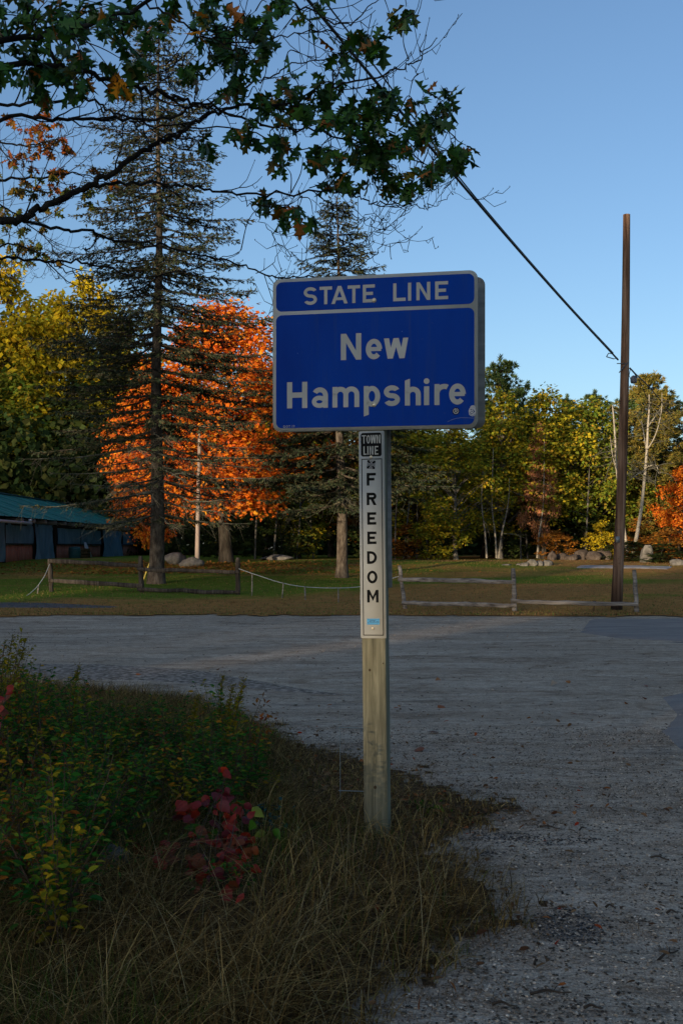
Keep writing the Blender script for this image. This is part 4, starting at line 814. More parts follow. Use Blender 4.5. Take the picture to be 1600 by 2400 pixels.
# far woods as one mass
def woods(name, n, gen, mat, label):
    mb = MB(); pos = gen(n); t = unit(rnd(n) + [0, 0, -.3]); sz = rng.uniform(.35, .8, n); scatter(mb, *RH, pos, t, rnd(n) + [0, 0, 1], np.stack([sz * .8, sz, sz], 1))
    o = mb.obj(name, mat, kind='stuff'); return tag(o, label, 'woods')
def gfar(n):
    x = rng.uniform(-48, 60, n); y = rng.uniform(74, 92, n); pxx = 800 + F * x / y
    top = np.interp(pxx, [-200, 0, 300, 420, 600, 1100, 1500, 1700], [9.5, 10, 9, 8.5, 9, 8.6, 7.2, 5.5]) * (.75 + .35 * vn(x * .35, y * .2)); u = rng.random(n); return np.stack([x, y, 1.0 + top * u ** 1.25], 1)
woods('woods', 60000, gfar, L_dgreen, 'dark woods filling the gaps behind the tree line')
for i, (px, lb) in enumerate(((597, 'slim bare trunk right of the orange maple foot'), (640, 'slim bare trunk above the low flat boulder'), (694, 'pale slim trunk halfway between the maple and the second spruce'), (735, 'slim bare trunk close left of the second spruce trunk'), (925, 'slim bare trunk just right of the town line panel'), (945, 'second slim trunk right of the town line panel, paler'), (975, 'third slim trunk right of the town line panel'), (1003, 'slim trunk left of the slanting birch stems'), (1220, 'slim dark trunk above the rock pile'), (1235, 'slim trunk leaning above the rounded stone of the pile'), (1330, 'slim trunk above the low wide stone of the row'), (1370, 'slim trunk above the tallest stone of the row'))):
    d = 52.5 + (i * 37 % 7) * .5; a = P(px, 1300, d); z = gz(a[0], d); ln = rng.normal(0, .06); h = rng.uniform(3.5, 6)
    t = thing('young_tree', (a[0], d, z), lb, 'tree', 'slim young trunks at the wood edge'); mb = MB(); mb.tube([[0, 0, -.1], [ln * h * .5 + rng.normal(0, .06), 0, h * .5], [ln * h, 0, h]], [.05, .04, .015], 6); mb.obj('trunk', B_grey, t); mb = MB()
    for q in range(6): zz_ = rng.uniform(.35, .95) * h; mb.tube([[ln * zz_, 0, zz_], [ln * zz_ + rng.normal(0, .35), rng.normal(0, .3), zz_ + rng.uniform(.2, .7)]], [.014, .005], 3, False)
    mb.obj('twigs', B_grey, t, kind='stuff')
# birches
def birch(name, pts, r0, label, limbs, twigs=26, seed=0, bm=None):
    bm = bm or B_birch
    r = np.random.default_rng(seed); p = smoothpath(pts, 6); b0 = p[0].copy(); t = thing(name, b0, label, 'tree', 'pale birches')
    mb = MB(); mb.tube(p - b0, np.linspace(r0, r0 * .3, len(p)), 9); mb.obj('trunk', bm, t, smooth=True)
    for L in limbs: q = smoothpath(L, 5); mb = MB(); mb.tube(q - b0, np.linspace(r0 * .38, .010, len(q)), 6); mb.obj('limb', B_birch, t, smooth=True)
    allp = [p] + [smoothpath(L, 5) for L in limbs]; mb = MB()
    for k in range(twigs):
        q = allp[r.integers(len(allp))]; i = r.integers(int(len(q) * .35), len(q) - 1); s = q[i] - b0; D = unit(r.normal(0, 1, 3) * [1, 1, .35] + [0, 0, r.choice([-.25, .5])]); L = r.uniform(.5, 1.4)
        m_ = s + D * L * .5 + r.normal(0, .05, 3); e = s + D * L + [0, 0, -.12 * L]; mb.tube([s, m_, e], [.018, .012, .005], 4, False)
        for w_ in range(5): f = m_ + (e - m_) * r.random(); mb.tube([f, f + unit(r.normal(0, 1, 3)) * r.uniform(.15, .5)], [.007, .003], 3, False)
    mb.obj('twigs', B_dead, t, kind='stuff'); return t
birch('birch_tree', [P(1482, 1300, 49.5), P(1494, 1240, 49.6), P(1503, 1180, 49.7), P(1510, 1110, 49.8), P(1515, 1050, 49.8), P(1517, 1000, 49.9), P(1520, 960, 50), P(1520, 925, 50)], .09, 'bent pale birch with a forked top right of the utility pole',
      [[P(1516, 1053, 49.8), P(1530, 1030, 49.5), P(1541, 1000, 49.2), P(1549, 960, 49), P(1550, 920, 49)], [P(1514, 1060, 49.8), P(1508, 1020, 50.2), P(1502, 985, 50.4)], [P(1511, 1105, 49.8), P(1495, 1110, 49.5), P(1475, 1125, 49.2)], [P(1517, 1000, 49.9), P(1535, 975, 50.2), P(1552, 950, 50.5)], [P(1512, 1095, 49.8), P(1535, 1090, 49.6), P(1543, 1110, 49.4)]], 60, 1)
birch('birch_tree', [P(1470, 1305, 49.8), P(1461, 1240, 50), P(1452, 1160, 50.2), P(1443, 1090, 50.4), P(1441, 1040, 50.6), P(1437, 980, 50.8), P(1434, 950, 51)], .085, 'thin pale birch partly hidden by the utility pole', [[P(1444, 1105, 50.2), P(1434, 1065, 50), P(1429, 1024, 49.8)]], 24, 2)
for (px, bx2, d, tp2, lb) in ((1140, 1128, 50.5, 1100, 'pale slanting birch stem at the foot of the yellow tree'), (1163, 1152, 51, 1050, 'second pale stem slanting left under the yellow trees'), (1168, 1190, 51, 1120, 'pale stem slanting right under the yellow trees'), (1258, 1272, 52, 1020, 'pale trunk rising through the middle yellow green tree')):
    birch('birch_tree', [P(px, 1308, d), P((px * 2 + bx2) / 3, 1250, d), P(bx2, 1180 if tp2 < 1150 else 1200, d), P(bx2 + 3, tp2, d)], .05, lb, [], 8, px, B_bdull)

# unseen woods added behind the viewpoint, shaped to keep the low sun off the foreground
SD = np.array([math.sin(SUN_AZ), math.cos(SUN_AZ)]); UD = np.array([math.cos(SUN_AZ), -math.sin(SUN_AZ)])
def gshade(n):
    u = rng.uniform(-110, 60, n); s = rng.uniform(-112, -96, n)
    ht = np.interp(u, [-110, -72, -66, -50, -44, -31, -29, -26.8, -26.2, -23.6, -23, -11, -10, 8, 14, 60], [28, 30, 31, 29, 14, 11, 9.5, 9.5, 18.5, 18.5, 9.0, 9.0, 17.5, 17.5, 11, 11])
    n3 = 9000; ux = rng.uniform(-9, 4, n3); u = np.concatenate([u, ux]); s = np.concatenate([s, rng.uniform(-112, -96, n3)]); ht = np.concatenate([ht, np.full(n3, 17.5)]); n = len(u)
    ht = ht * (.9 + .2 * vn(u * .45, s * .2 + 3)); z = ht * rng.random(n) ** .75
    k = ((vn(u * .6 + 7, z * .65) < .76) | ((u > -9) & (u < 3))) & (np.hypot(u + 3.3, (z + 1.0 - 8.75)) > .92); u = u[k]; s = s[k]; z = z[k]  # gaps cut for dappled sun, one aimed to put a light spot on the post
    return np.stack([u * UD[0] + s * SD[0], u * UD[1] + s * SD[1], z + 1.0], 1)
def shade_mesh():
    n = 56000; mb = MB(); pos = gshade(n); n = len(pos); sz = rng.uniform(.5, 1.1, n); scatter(mb, *RH, pos, unit(rnd(n)), rnd(n), np.stack([sz * .8, sz, sz], 1)); o = mb.obj('woods', L_dgreen, kind='stuff'); tag(o, 'unseen woods added behind the viewpoint to shade the foreground', 'woods')
shade_mesh()

# ================================================================== OAKS OVERHEAD
half = [(0, 0), (.02, .10), (.13, .14), (.30, .10), (.16, .24), (.12, .30), (.30, .34), (.46, .40), (.30, .46), (.13, .48), (.22, .60), (.40, .74), (.22, .70), (.10, .70), (.13, .82), (.0, 1.0)]
def leaf_template(curl, fold):
    mid = [(0, y) for y in np.linspace(0, 1, 6)]; V = []; Fc = []
    for sg in (-1, 1):
        base_i = len(V); pts = half
        for x, y in pts: V.append([sg * x, y, -fold * abs(x) - curl * y * y])
        # fan strips from the midrib
        mi = len(V)
        for x, y in mid: V.append([0, y, -curl * y * y])
        groups = [(0, (0, 1, 2, 3, 4)), (1, (4, 5)), (2, (5, 6, 7, 8, 9)), (3, (9, 10, 11)), (4, (11, 12, 13, 14)), (5, (14, 15))]
        for m_, g_ in groups:
            for a_, b_ in zip(g_[:-1], g_[1:]): Fc.append([mi + m_, base_i + a_, base_i + b_] if sg > 0 else [mi + m_, base_i + b_, base_i + a_])
        for m_, j in ((0, 4), (1, 5), (2, 9), (3, 11), (4, 14)):
            Fc.append([mi + m_, base_i + j, mi + m_ + 1] if sg > 0 else [mi + m_, mi + m_ + 1, base_i + j])
    V.append([-.006, -.22, 0]); V.append([.006, -.22, 0]); V.append([0, .02, 0]); Fc.append([len(V) - 3, len(V) - 2, len(V) - 1])
    return np.array(V, float), np.array(Fc)
LT = [leaf_template(.18, .25), leaf_template(-.1, .45), leaf_template(.35, .1), leaf_template(.1, .7)]
oak_stops = [(0, (.014, .05, .006)), (.3, (.025, .085, .007)), (.6, (.045, .12, .008)), (.82, (.02, .065, .012)), (.93, (.14, .11, .01)), (.97, (.30, .09, .012)), (1, (.35, .16, .015))]
L_oak_o = leafmat('oak leaves', oak_stops, .22, 'object', .45, .3); L_oak_i = leafmat('oak leaves massed', oak_stops, .22, 'island', .45, .3)
L_oak_or = leafmat('orange oak leaves', [(0, (.45, .14, .01)), (1, (.55, .22, .015))], .35, 'object'); L_rusto = leafmat('rusty oak leaves', [(0, (.12, .03, .01)), (.4, (.2, .055, .012)), (.7, (.07, .06, .015)), (1, (.28, .09, .012))], .3)
L_rg = leafmat('turning oak leaves', [(0, (.03, .05, .012)), (.4, (.06, .075, .014)), (.7, (.12, .07, .014)), (1, (.025, .045, .012))], .25)
B_oak = bark('oak bark', (.008, .007, .006), (.02, .018, .015), (.04, .035, .03), 8, (1, 1, 1), .6, .01)

def oak(name, label, root, paths, blobs, leaf, mats, orange=(), seed=0, twig_n=60, twig_len=(.25, .9), nparts=300, loose_mat=None):
    r = np.random.default_rng(seed); t = thing(name, root, label, 'tree', 'oaks overhead'); root = np.array(root, float)
    br = []; 
    for pts, r0, r1 in paths:
        p = smoothpath([P(*q) for q in pts], 7); n = len(p); p[1:-1] += r.normal(0, .012, (n - 2, 3)) * (1 if leaf < 1 else 1); rad = np.linspace(r0, r1, n)
        mb = MB(); mb.tube(p - root, rad, 8); mb.obj('branch', B_oak, t, smooth=True); br.append((p, rad))
    AP = np.concatenate([p for p, _ in br]); tw = MB()
    TP = [AP]
    for k in range(twig_n):                          # bare, up-curving twigs
        p, rad = br[r.integers(len(br))]; n = len(p); i = r.integers(int(n * .15), n - 1); s = p[i]; D = unit(p[min(i + 1, n - 1)] - p[i - 1]); L = r.uniform(*twig_len)
        sd_ = unit(r.normal(0, 1, 3)); D2 = unit(D * r.uniform(.5, 1) + sd_ * r.uniform(.4, .9) + [0, -.1, -.25]); q = np.linspace(0, 1, 8)[:, None]
        pts = s + D2 * L * q + np.array([0, 0, 1]) * L * .45 * q ** 2.3 + r.normal(0, .008, (8, 3)).cumsum(0); tw.tube(pts - root, np.linspace(min(.007, rad[i] * .6), .0022, 8), 5, False); TP.append(pts)
        for w_ in range(int(L * 9)):
            j = r.integers(2, 8); b = pts[j - 1] + (pts[min(j, 7)] - pts[j - 1]) * r.random(); l2 = r.uniform(.05, .28); e = b + unit(D2 * .6 + r.normal(0, .6, 3)) * l2; e2 = e + [0, 0, l2 * .35]
            tw.tube(np.array([b, (b + e) / 2 - [0, 0, .01], e2]) - root, [.0032, .0025, .0018], 4, False)
            tw.tube(np.array([e2, e2 + [0, 0, .012]]) - root, [.0042, .001], 4, False)
    TPa = np.concatenate(TP)
    LP = []; LTd = []; LN = []; LS = []; LO = []
    for (px, py, rx, ry, nn, d) in blobs:
        for k in range(nn):
            a = r.uniform(0, 6.28); q = r.random() ** .5; dd = d + r.normal(0, .35); c = P(px + rx * q * math.cos(a), py + ry * q * math.sin(a), dd)
            near = TPa[np.argmin(((TPa - c) ** 2).sum(1))]; m_ = (near + c) / 2 + [0, 0, .04] + r.normal(0, .03, 3)
            tw.tube(smoothpath([near, m_, c], 4) - root, np.linspace(.005, .0025, 9), 5, False)
            ax = unit(c - near + r.normal(0, .05, 3)); m2 = r.integers(5, 9)
            for i in range(m2):
                td = unit(ax * .5 + unit(r.normal(0, 1, 3)) * .75 + [0, 0, -.6]); LP.append(c + td * .22 * leaf * .8 + r.normal(0, .01, 3)); LTd.append(td); LN.append(unit(r.normal(0, .7, 3) + [0, -.45, .6])); LS.append(leaf * r.uniform(.7, 1.25)); LO.append(any(abs(px - ox) < 1 and abs(py - oy) < 1 for ox, oy in orange))
    tw.obj('twigs', B_oak, t, kind='stuff')
    LP = np.array(LP); LTd = np.array(LTd); LN = np.array(LN); LS = np.array(LS); n = len(LP); print(name, 'leaves', n)
    order = np.argsort(LP[:, 1] / LS); part = set(order[:nparts].tolist()) if nparts else set()
    meshes = []
    for i, (tv, tf) in enumerate(LT): mb = MB(); mb.add(tv * [.78, 1, .6], tf); meshes.append(mb.mesh('leaf', mats[0])); mb2 = mb.mesh('leaf', L_oak_or); meshes.append(mb2)
    s_, t_, n_ = frames(LTd, LN)
    for i in sorted(part):
        o = bpy.data.objects.new('leaf', meshes[(i % 4) * 2 + (1 if LO[i] else 0)]); COL.objects.link(o); o.parent = t
        M = Matrix([[s_[i][j] * LS[i], t_[i][j] * LS[i], n_[i][j] * LS[i], (LP[i] - root)[j]] for j in range(3)] + [[0, 0, 0, 1]]); o.matrix_local = M
        if LO[i]: o['label'] = 'orange leaf'
    rest = np.array([i for i in range(n) if i not in part])
    if len(rest):
        mb = MB()
        for v in range(4):
            ix = rest[rest % 4 == v]; tv, tf = LT[v]
            if len(ix): scatter(mb, tv * [.78, 1, .6], tf, LP[ix] - root, LTd[ix], LN[ix], LS[ix])
        mb.obj('foliage', mats[1], t, kind='stuff')
    return t
near_paths = [
    ([(-330, 560, 6.4), (-100, 540, 7.2), (0, 518, 7.5), (46, 514, 7.6), (89, 493, 7.7), (154, 461, 7.8), (214, 429, 7.9), (279, 393, 8.0), (339, 354, 8.1), (382, 332, 8.2), (429, 304, 8.3), (482, 275, 8.4), (560, 246, 8.5)], .030, .012),
    ([(560, 246, 8.5), (622, 253, 8.4), (696, 237, 8.4), (786, 200, 8.3), (888, 180, 8.2), (949, 155, 8.2), (990, 130, 8.1), (1024, 90, 8.1)], .012, .003),
    ([(-300, 100, 6.3), (60, 90, 7.0), (214, 46, 7.3), (343, 7, 7.6), (480, -60, 7.8)], .022, .010),
    ([(-300, 150, 6.3), (100, 150, 7.4), (250, 186, 7.7), (321, 200, 7.8), (393, 221, 8.0), (446, 239, 8.1), (500, 255, 8.2), (620, 290, 8.3), (760, 310, 8.3), (900, 350, 8.3), (1030, 400, 8.2)], .020, .004),
    ([(-200, 290, 7.6), (0, 273, 8.2), (157, 279, 8.5), (268, 275, 8.8), (375, 277, 9.0), (464, 250, 9.1), (560, 210, 9.2), (640, 175, 9.3), (700, 150, 9.3), (775, 138, 9.3)], .016, .004),
    ([(-200, 200, 8.0), (0, 243, 8.6), (110, 240, 8.7), (196, 229, 8.9), (268, 261, 9), (321, 282, 9.1), (375, 296, 9.2), (560, 302, 9.4), (690, 345, 9.4), (800, 350, 9.4)], .014, .004),
    ([(214, 434, 7.9), (321, 430, 8.2), (429, 436, 8.4), (500, 449, 8.5), (643, 455, 8.6), (786, 449, 8.6), (847, 465, 8.6), (888, 475, 8.6), (949, 457, 8.6), (1010, 424, 8.6)], .012, .0035),
    ([(930, 462, 8.6), (973, 482, 8.6), (1006, 484, 8.5), (1051, 461, 8.5), (1059, 441, 8.5)], .0045, .002),
    ([(57, 520, 7.7), (143, 536, 8.2), (214, 543, 8.5), (286, 564, 8.8), (375, 575, 9), (470, 600, 9.2), (560, 621, 9.4), (640, 650, 9.5), (700, 652, 9.5), (778, 644, 9.5), (851, 617, 9.5), (888, 584, 9.5), (903, 557, 9.5)], .012, .0028),
    ([(-60, 580, 8.4), (0, 600, 8.6), (105, 614, 8.8), (189, 614, 9), (295, 643, 9.2), (358, 647, 9.3), (463, 626, 9.5), (560, 590, 9.6)], .013, .003),
    ([(120, 614, 8.8), (160, 635, 8.8), (210, 670, 8.9), (253, 706, 8.9), (274, 769, 8.9), (290, 853, 8.9)], .005, .0022),
    ([(295, 643, 9.2), (320, 681, 9.2), (421, 710, 9.3), (505, 748, 9.4), (589, 769, 9.5), (644, 774, 9.5)], .007, .003),
    ([(745, 450, 8.6), (760, 469, 8.6), (778, 484, 8.6), (807, 497, 8.6), (837, 509, 8.6), (859, 514, 8.6), (895, 512, 8.6), (920, 503, 8.6), (965, 470, 8.6)], .005, .0022),
    ([(640, 470, 8.6), (690, 490, 8.6), (727, 512, 8.6), (763, 534, 8.6), (793, 548, 8.6), (844, 554, 8.6), (881, 541, 8.6), (910, 499, 8.6)], .0048, .002),
    ([(560, 455, 8.6), (598, 498, 8.6), (635, 547, 8.7), (660, 590, 8.8)], .0045, .002),
    ([(480, -60, 7.8), (620, -20, 7.9), (720, 20, 8), (800, 60, 8), (860, 20, 8), (905, -20, 8)], .009, .003),
    ([(343, 7, 7.6), (430, 60, 7.7), (520, 100, 7.8), (640, 90, 7.9), (760, 70, 7.9), (850, 120, 8)], .008, .003),
]
near_blobs = [(40, 40, 80, 60, 10, 7.2), (150, 50, 90, 60, 11, 7.3), (260, 40, 80, 50, 7, 7.4), (60, 140, 80, 50, 8, 7.4), (180, 150, 80, 50, 8, 7.5), (350, 50, 60, 50, 3, 7.6), (120, 200, 60, 25, 2, 7.6), (440, 30, 60, 40, 4, 7.7), (520, 60, 60, 60, 6, 7.8), (600, 70, 70, 70, 8, 7.9), (560, 120, 50, 40, 5, 7.9), (430, 160, 30, 30, 2, 7.8), (320, 150, 50, 30, 2, 7.7), (690, 20, 60, 40, 4, 8),
    (405, 30, 10, 14, 1, 7.4), (495, 50, 12, 14, 1, 7.4), (262, 185, 16, 14, 1, 7.5), (250, 190, 10, 12, 1, 7.5),
    (600, 200, 60, 50, 6, 8.2), (640, 270, 60, 50, 6, 8.3), (560, 290, 50, 40, 3, 8.2), (700, 220, 50, 50, 5, 8.3), (760, 250, 60, 60, 7, 8.3), (820, 300, 70, 60, 9, 8.3), (870, 240, 60, 50, 7, 8.3), (880, 350, 60, 50, 7, 8.3), (740, 350, 50, 40, 5, 8.3), (950, 210, 50, 40, 5, 8.2), (960, 300, 60, 50, 7, 8.2), (1020, 250, 45, 40, 5, 8.2), (1055, 230, 25, 20, 2, 8.2), (1030, 370, 45, 40, 6, 8.2), (980, 400, 40, 30, 4, 8.2), (1080, 350, 14, 20, 1, 8.2), (830, 110, 40, 35, 4, 8), (880, 80, 30, 30, 3, 8), (930, 35, 30, 30, 3, 8), (800, 400, 50, 40, 4, 8.4), (660, 380, 40, 35, 3, 8.4), (640, 470, 30, 30, 3, 8.5), (700, 500, 35, 25, 4, 8.5), (480, 325, 25, 25, 2, 8.2), (900, 410, 40, 30, 3, 8.3), (800, 180, 50, 30, 3, 8.2)]
oak('oak_tree', 'near oak reaching in from the left with large dark lobed leaves', (-6.2, 5.2, 0.0), near_paths, near_blobs, .142, (L_oak_o, L_oak_i), orange=((405, 30), (495, 50), (262, 185), (250, 190)), seed=4, twig_n=170, twig_len=(.2, .6))
# its trunk and the big limbs stand left of the frame
mb = MB(); mb.tube(smoothpath([[0, 0, -.2], [.05, 0, 1.2], [.15, .1, 2.6], [.3, .3, 4.2], [.2, .5, 6.5], [.5, .8, 9]], 5), np.interp(np.linspace(0, 1, 26), [0, .1, 1], [.34, .26, .08]), 12)
oakt = [o for o in bpy.data.objects if o.name == 'oak_tree'][0]; trk = mb.obj('trunk', B_oak, oakt, smooth=True)
mb = MB(); R0 = np.array((-6.2, 5.2, 0.0))
for (tgt, z0_) in ((P(-330, 560, 6.4), 2.4), (P(-300, 100, 6.3), 3.4), (P(-300, 150, 6.3), 3.3), (P(-200, 290, 7.6), 3.0), (P(-200, 200, 8.0), 3.6), (P(-60, 580, 8.4), 2.7)):
    s0 = np.array([.15, .1, z0_]); e0 = tgt - R0; mb.tube(smoothpath([s0, (s0 + e0) / 2 + [0, .1, .2], e0], 5), np.linspace(.07, .026, 11), 8)
mb.obj('limb', B_oak, oakt, smooth=True)
far_paths = [([(-300, 520, 14), (-80, 470, 15), (0, 425, 16), (100, 415, 16.5), (180, 405, 17), (250, 430, 17.5)], .03, .006), ([(-200, 300, 15), (-30, 330, 16), (60, 340, 16.5), (120, 330, 17), (190, 300, 17)], .018, .005), ([(-80, 470, 15), (0, 480, 16), (60, 520, 16.5), (110, 560, 17), (150, 620, 17)], .015, .005), ([(-250, 640, 14), (-60, 600, 15), (30, 570, 16), (90, 600, 17), (130, 640, 17)], .02, .005)]
far_blobs = [(60, 300, 50, 30, 6, 16.8), (120, 300, 50, 40, 8, 17), (90, 350, 50, 30, 7, 17), (160, 330, 30, 20, 4, 17), (40, 400, 50, 40, 6, 16.6), (110, 420, 60, 40, 9, 17), (180, 420, 60, 40, 8, 17.2), (40, 470, 50, 40, 6, 16.8), (230, 450, 40, 30, 4, 17.4), (110, 500, 40, 40, 4, 17), (30, 560, 50, 40, 7, 16.8), (90, 600, 50, 40, 7, 17), (20, 630, 40, 40, 4, 16.8)]
t2 = oak('oak_tree', 'farther oak at the left edge with small rusty and green leaves', (-8.6, 14.5, 0.0), far_paths, far_blobs, .14, (L_oak_o, L_rg), seed=9, twig_n=60, twig_len=(.3, 1.2), nparts=0)
fo = [o for o in t2.children if o.name.startswith('foliage')][0]
# rusty upper leaves share the mesh but take the rusty material
fo.data.materials.append(L_rusto); n_ = len(fo.data.polygons); cz_a = np.zeros(n_ * 3, np.float32); fo.data.polygons.foreach_get('center', cz_a); fo.data.polygons.foreach_set('material_index', (cz_a.reshape(-1, 3)[:, 2] > 7.2).astype(np.int32))
mb = MB(); mb.tube(smoothpath([[0, 0, -.2], [.1, 0, 2.5], [.2, .1, 5], [0, .2, 8.5], [.2, .3, 12]], 5), np.linspace(.3, .08, 21), 10); mb.obj('trunk', B_oak, t2, smooth=True)
mb = MB(); R1 = np.array((-8.6, 14.5, 0.0))
for (tgt, z0_) in ((P(-300, 520, 14), 5.2), (P(-200, 300, 15), 6.4), (P(-250, 640, 14), 4.4)):
    s0 = np.array([.18, .1, z0_]); mb.tube(smoothpath([s0, (s0 + tgt - R1) / 2 + [0, 0, .1], tgt - R1], 4), np.linspace(.07, .025, 9), 7)
mb.obj('limb', B_oak, t2, smooth=True)

# ================================================================== FOREGROUND PLANTS
def blades(n, X, Y, zf, h, bend, wdt, mat, name, label, seg=4, lean=None):
    n = len(X); th = rng.uniform(0, 6.283, n); D = np.stack([np.cos(th), np.sin(th), np.zeros(n)], 1)
    if lean is not None: D = unit(D + np.array(lean))
    b = np.stack([X, Y, zf(X, Y) - .01], 1); q = np.linspace(0, 1, seg + 1); sd_ = np.stack([-D[:, 1], D[:, 0], np.zeros(n)], 1)
    V = np.zeros((n, 2 * seg + 1, 3))
    for i, u in enumerate(q):
        c = b + D * (h * bend * u ** 1.8)[:, None] + np.array([0, 0, 1]) * (h * (u - .35 * bend * u ** 2.4))[:, None]; w_ = wdt * (1 - u * .85)
        if i < seg: V[:, 2 * i] = c - sd_ * w_[:, None] / 2; V[:, 2 * i + 1] = c + sd_ * w_[:, None] / 2
        else: V[:, 2 * i] = c
    k = 2 * seg + 1; base = (np.arange(n) * k)[:, None, None]; qf = np.array([[2 * i, 2 * i + 1, 2 * i + 3, 2 * i + 2] for i in range(seg - 1)]); tf = np.array([[2 * seg - 2, 2 * seg - 1, 2 * seg]])
    mb = MB(); mb.add(V.reshape(-1, 3), (qf[None] + base).reshape(-1, 4)); mb.f.append((tf[None] + base).reshape(-1, 3)); o = mb.obj(name, mat, kind='stuff'); return tag(o, label, 'grass')
L_dry = leafmat('dry grass', [(0, (.03, .017, .005)), (.4, (.12, .066, .02)), (.75, (.28, .17, .052)), (.92, (.58, .38, .14)), (1, (.05, .10, .012))], .3, rough=.7)
L_grn = leafmat('green grass', [(0, (.02, .05, .008)), (.5, (.045, .10, .012)), (.8, (.11, .13, .02)), (1, (.2, .16, .04))], .3, rough=.7)
def vsample(n, cond):
    X = rng.uniform(-4.6, 1.5, n); Y = rng.uniform(2.3, 14.6, n); k = verge_in(X, Y) & (rng.random(n) < cond(X, Y)); return X[k], Y[k]
PXf = lambda X, Y: 800 + F * X / Y
def tallf(X, Y):                                # grass height on the verge
    h = np.where(Y < 6.3, .26, np.interp(Y, [6.3, 7.2, 9, 14], [.22, .10, .07, .16])); left = sstep(760, 560, PXf(X, Y))
    h = h + left * .16; d = edgedist(X, Y, VERGE); px_ = PXf(X, Y); clear = np.exp(-((px_ - 490) / 110) ** 4) * sstep(4.3, 4.9, Y) * sstep(6.4, 6.0, Y); return h * (.45 + .55 * sstep(0, .35, d)) * (1 - .72 * clear)
X, Y = vsample(290000, lambda x, y: np.clip(3.0 / y, .1, 1) * .8 * (.35 + vn(x * 2.2, y * 2.2)) * (1 + 1.2 * sstep(6.3, 7.0, y))); h = tallf(X, Y) * rng.uniform(.35, 1.15, len(X))
print('dry blades', len(X))
blades(0, X, Y, VZ, h, rng.uniform(.5, 2.0, len(X)), rng.uniform(.002, .008, len(X)), L_dry, 'dry_grass', 'dry tan grass matted over the verge around the sign post', lean=(.35, -.15, 0))
X, Y = vsample(90000, lambda x, y: np.clip(3.0 / y, .1, 1) * sstep(.42, .7, vn(x * 1.1 + 3, y * 1.1)) * (.4 + sstep(900, 500, PXf(x, y)))); h = tallf(X, Y) * rng.uniform(.4, 1.05, len(X))
blades(0, X, Y, VZ, h, rng.uniform(.2, 1.0, len(X)), rng.uniform(.002, .0045, len(X)), L_grn, 'green_grass', 'green grass growing among the weeds on the verge')
X, Y = vsample(2600, lambda x, y: (y < 6.6) * 1.0); h = rng.uniform(.35, .62, len(X))
blades(0, X, Y, VZ, h, rng.uniform(.4, 1.3, len(X)), rng.uniform(.0025, .004, len(X)), leafmat('straw', [(0, (.2, .15, .07)), (1, (.38, .3, .15))], .3), 'straw_stems', 'long pale straw stems arching over the verge', seg=7, lean=(.2, 0, 0))
# thin weeds creeping into the gravel
n = 110000; X = rng.uniform(-.4, 2.4, n); Y = rng.uniform(3.4, 9.6, n); d = edgedist(X, Y, VERGE); k = ~verge_in(X, Y) & (rng.random(n) < np.exp(-d / .14) * .8 + sstep(.62, .8, vn(X * 2.3 + 1, Y * 3.1)) * np.exp(-d / .55) * .9); X = X[k]; Y = Y[k]
blades(0, X, Y, ground_z, rng.uniform(.012, .05, len(X)), rng.uniform(.5, 1.5, len(X)), rng.uniform(.002, .004, len(X)), leafmat('dead grass', [(0, (.06, .03, .016)), (.5, (.15, .085, .04)), (1, (.26, .17, .09))], .2), 'dead_grass', 'brown dead grass and leaf scraps creeping over the gravel edge', seg=3)
# lawn texture
n = 34000; Y = 26.4 + 24 * rng.random(n) ** 1.6; X = rng.uniform(-1, 1, n) * Y * .33; k = Y > lawn_edge(X); X = X[k]; Y = Y[k]
L_lw = leafmat('lawn tufts', [(0, (.08, .045, .018)), (.3, (.2, .115, .045)), (.55, (.32, .19, .08)), (.8, (.08, .13, .025)), (1, (.14, .18, .04))], .2)
blades(0, X, Y, lambda x, y: GZ(x, y) + .04, rng.uniform(.03, .08, len(X)), rng.uniform(.3, 1.2, len(X)), rng.uniform(.012, .03, len(X)), L_lw, 'lawn_grass', 'short mixed brown and green lawn grass with leaf litter', seg=2)

# leafy weeds
LF6 = (np.array([[0, 0, 0], [-.22, .3, .04], [-.2, .65, .02], [0, 1, -.12], [.2, .65, .02], [.22, .3, .04], [0, .5, -.04]]), np.array([[0, 6, 1], [1, 6, 2], [2, 6, 3], [3, 6, 4], [4, 6, 5], [5, 6, 0]]))
W_green = leafmat('weed green', [(0, (.012, .065, .008)), (.3, (.03, .13, .014)), (.55, (.02, .085, .02)), (.78, (.09, .16, .014)), (.92, (.22, .18, .015)), (1, (.38, .13, .015))], .3)
W_yel = leafmat('weed yellow', [(0, (.10, .12, .01)), (.5, (.32, .22, .012)), (.85, (.06, .11, .01)), (1, (.42, .15, .012))], .3)
W_rust = leafmat('weed rust', [(0, (.20, .05, .015)), (.5, (.12, .07, .015)), (.8, (.28, .08, .015)), (1, (.05, .06, .014))], .3)
W_stem = simple('weed stems', [(.3, (.03, .018, .012)), (.7, (.07, .05, .03))], 8, .8)
W_blue = leafmat('blue green weed', [(0, (.02, .06, .055)), (1, (.04, .09, .075))], .2)
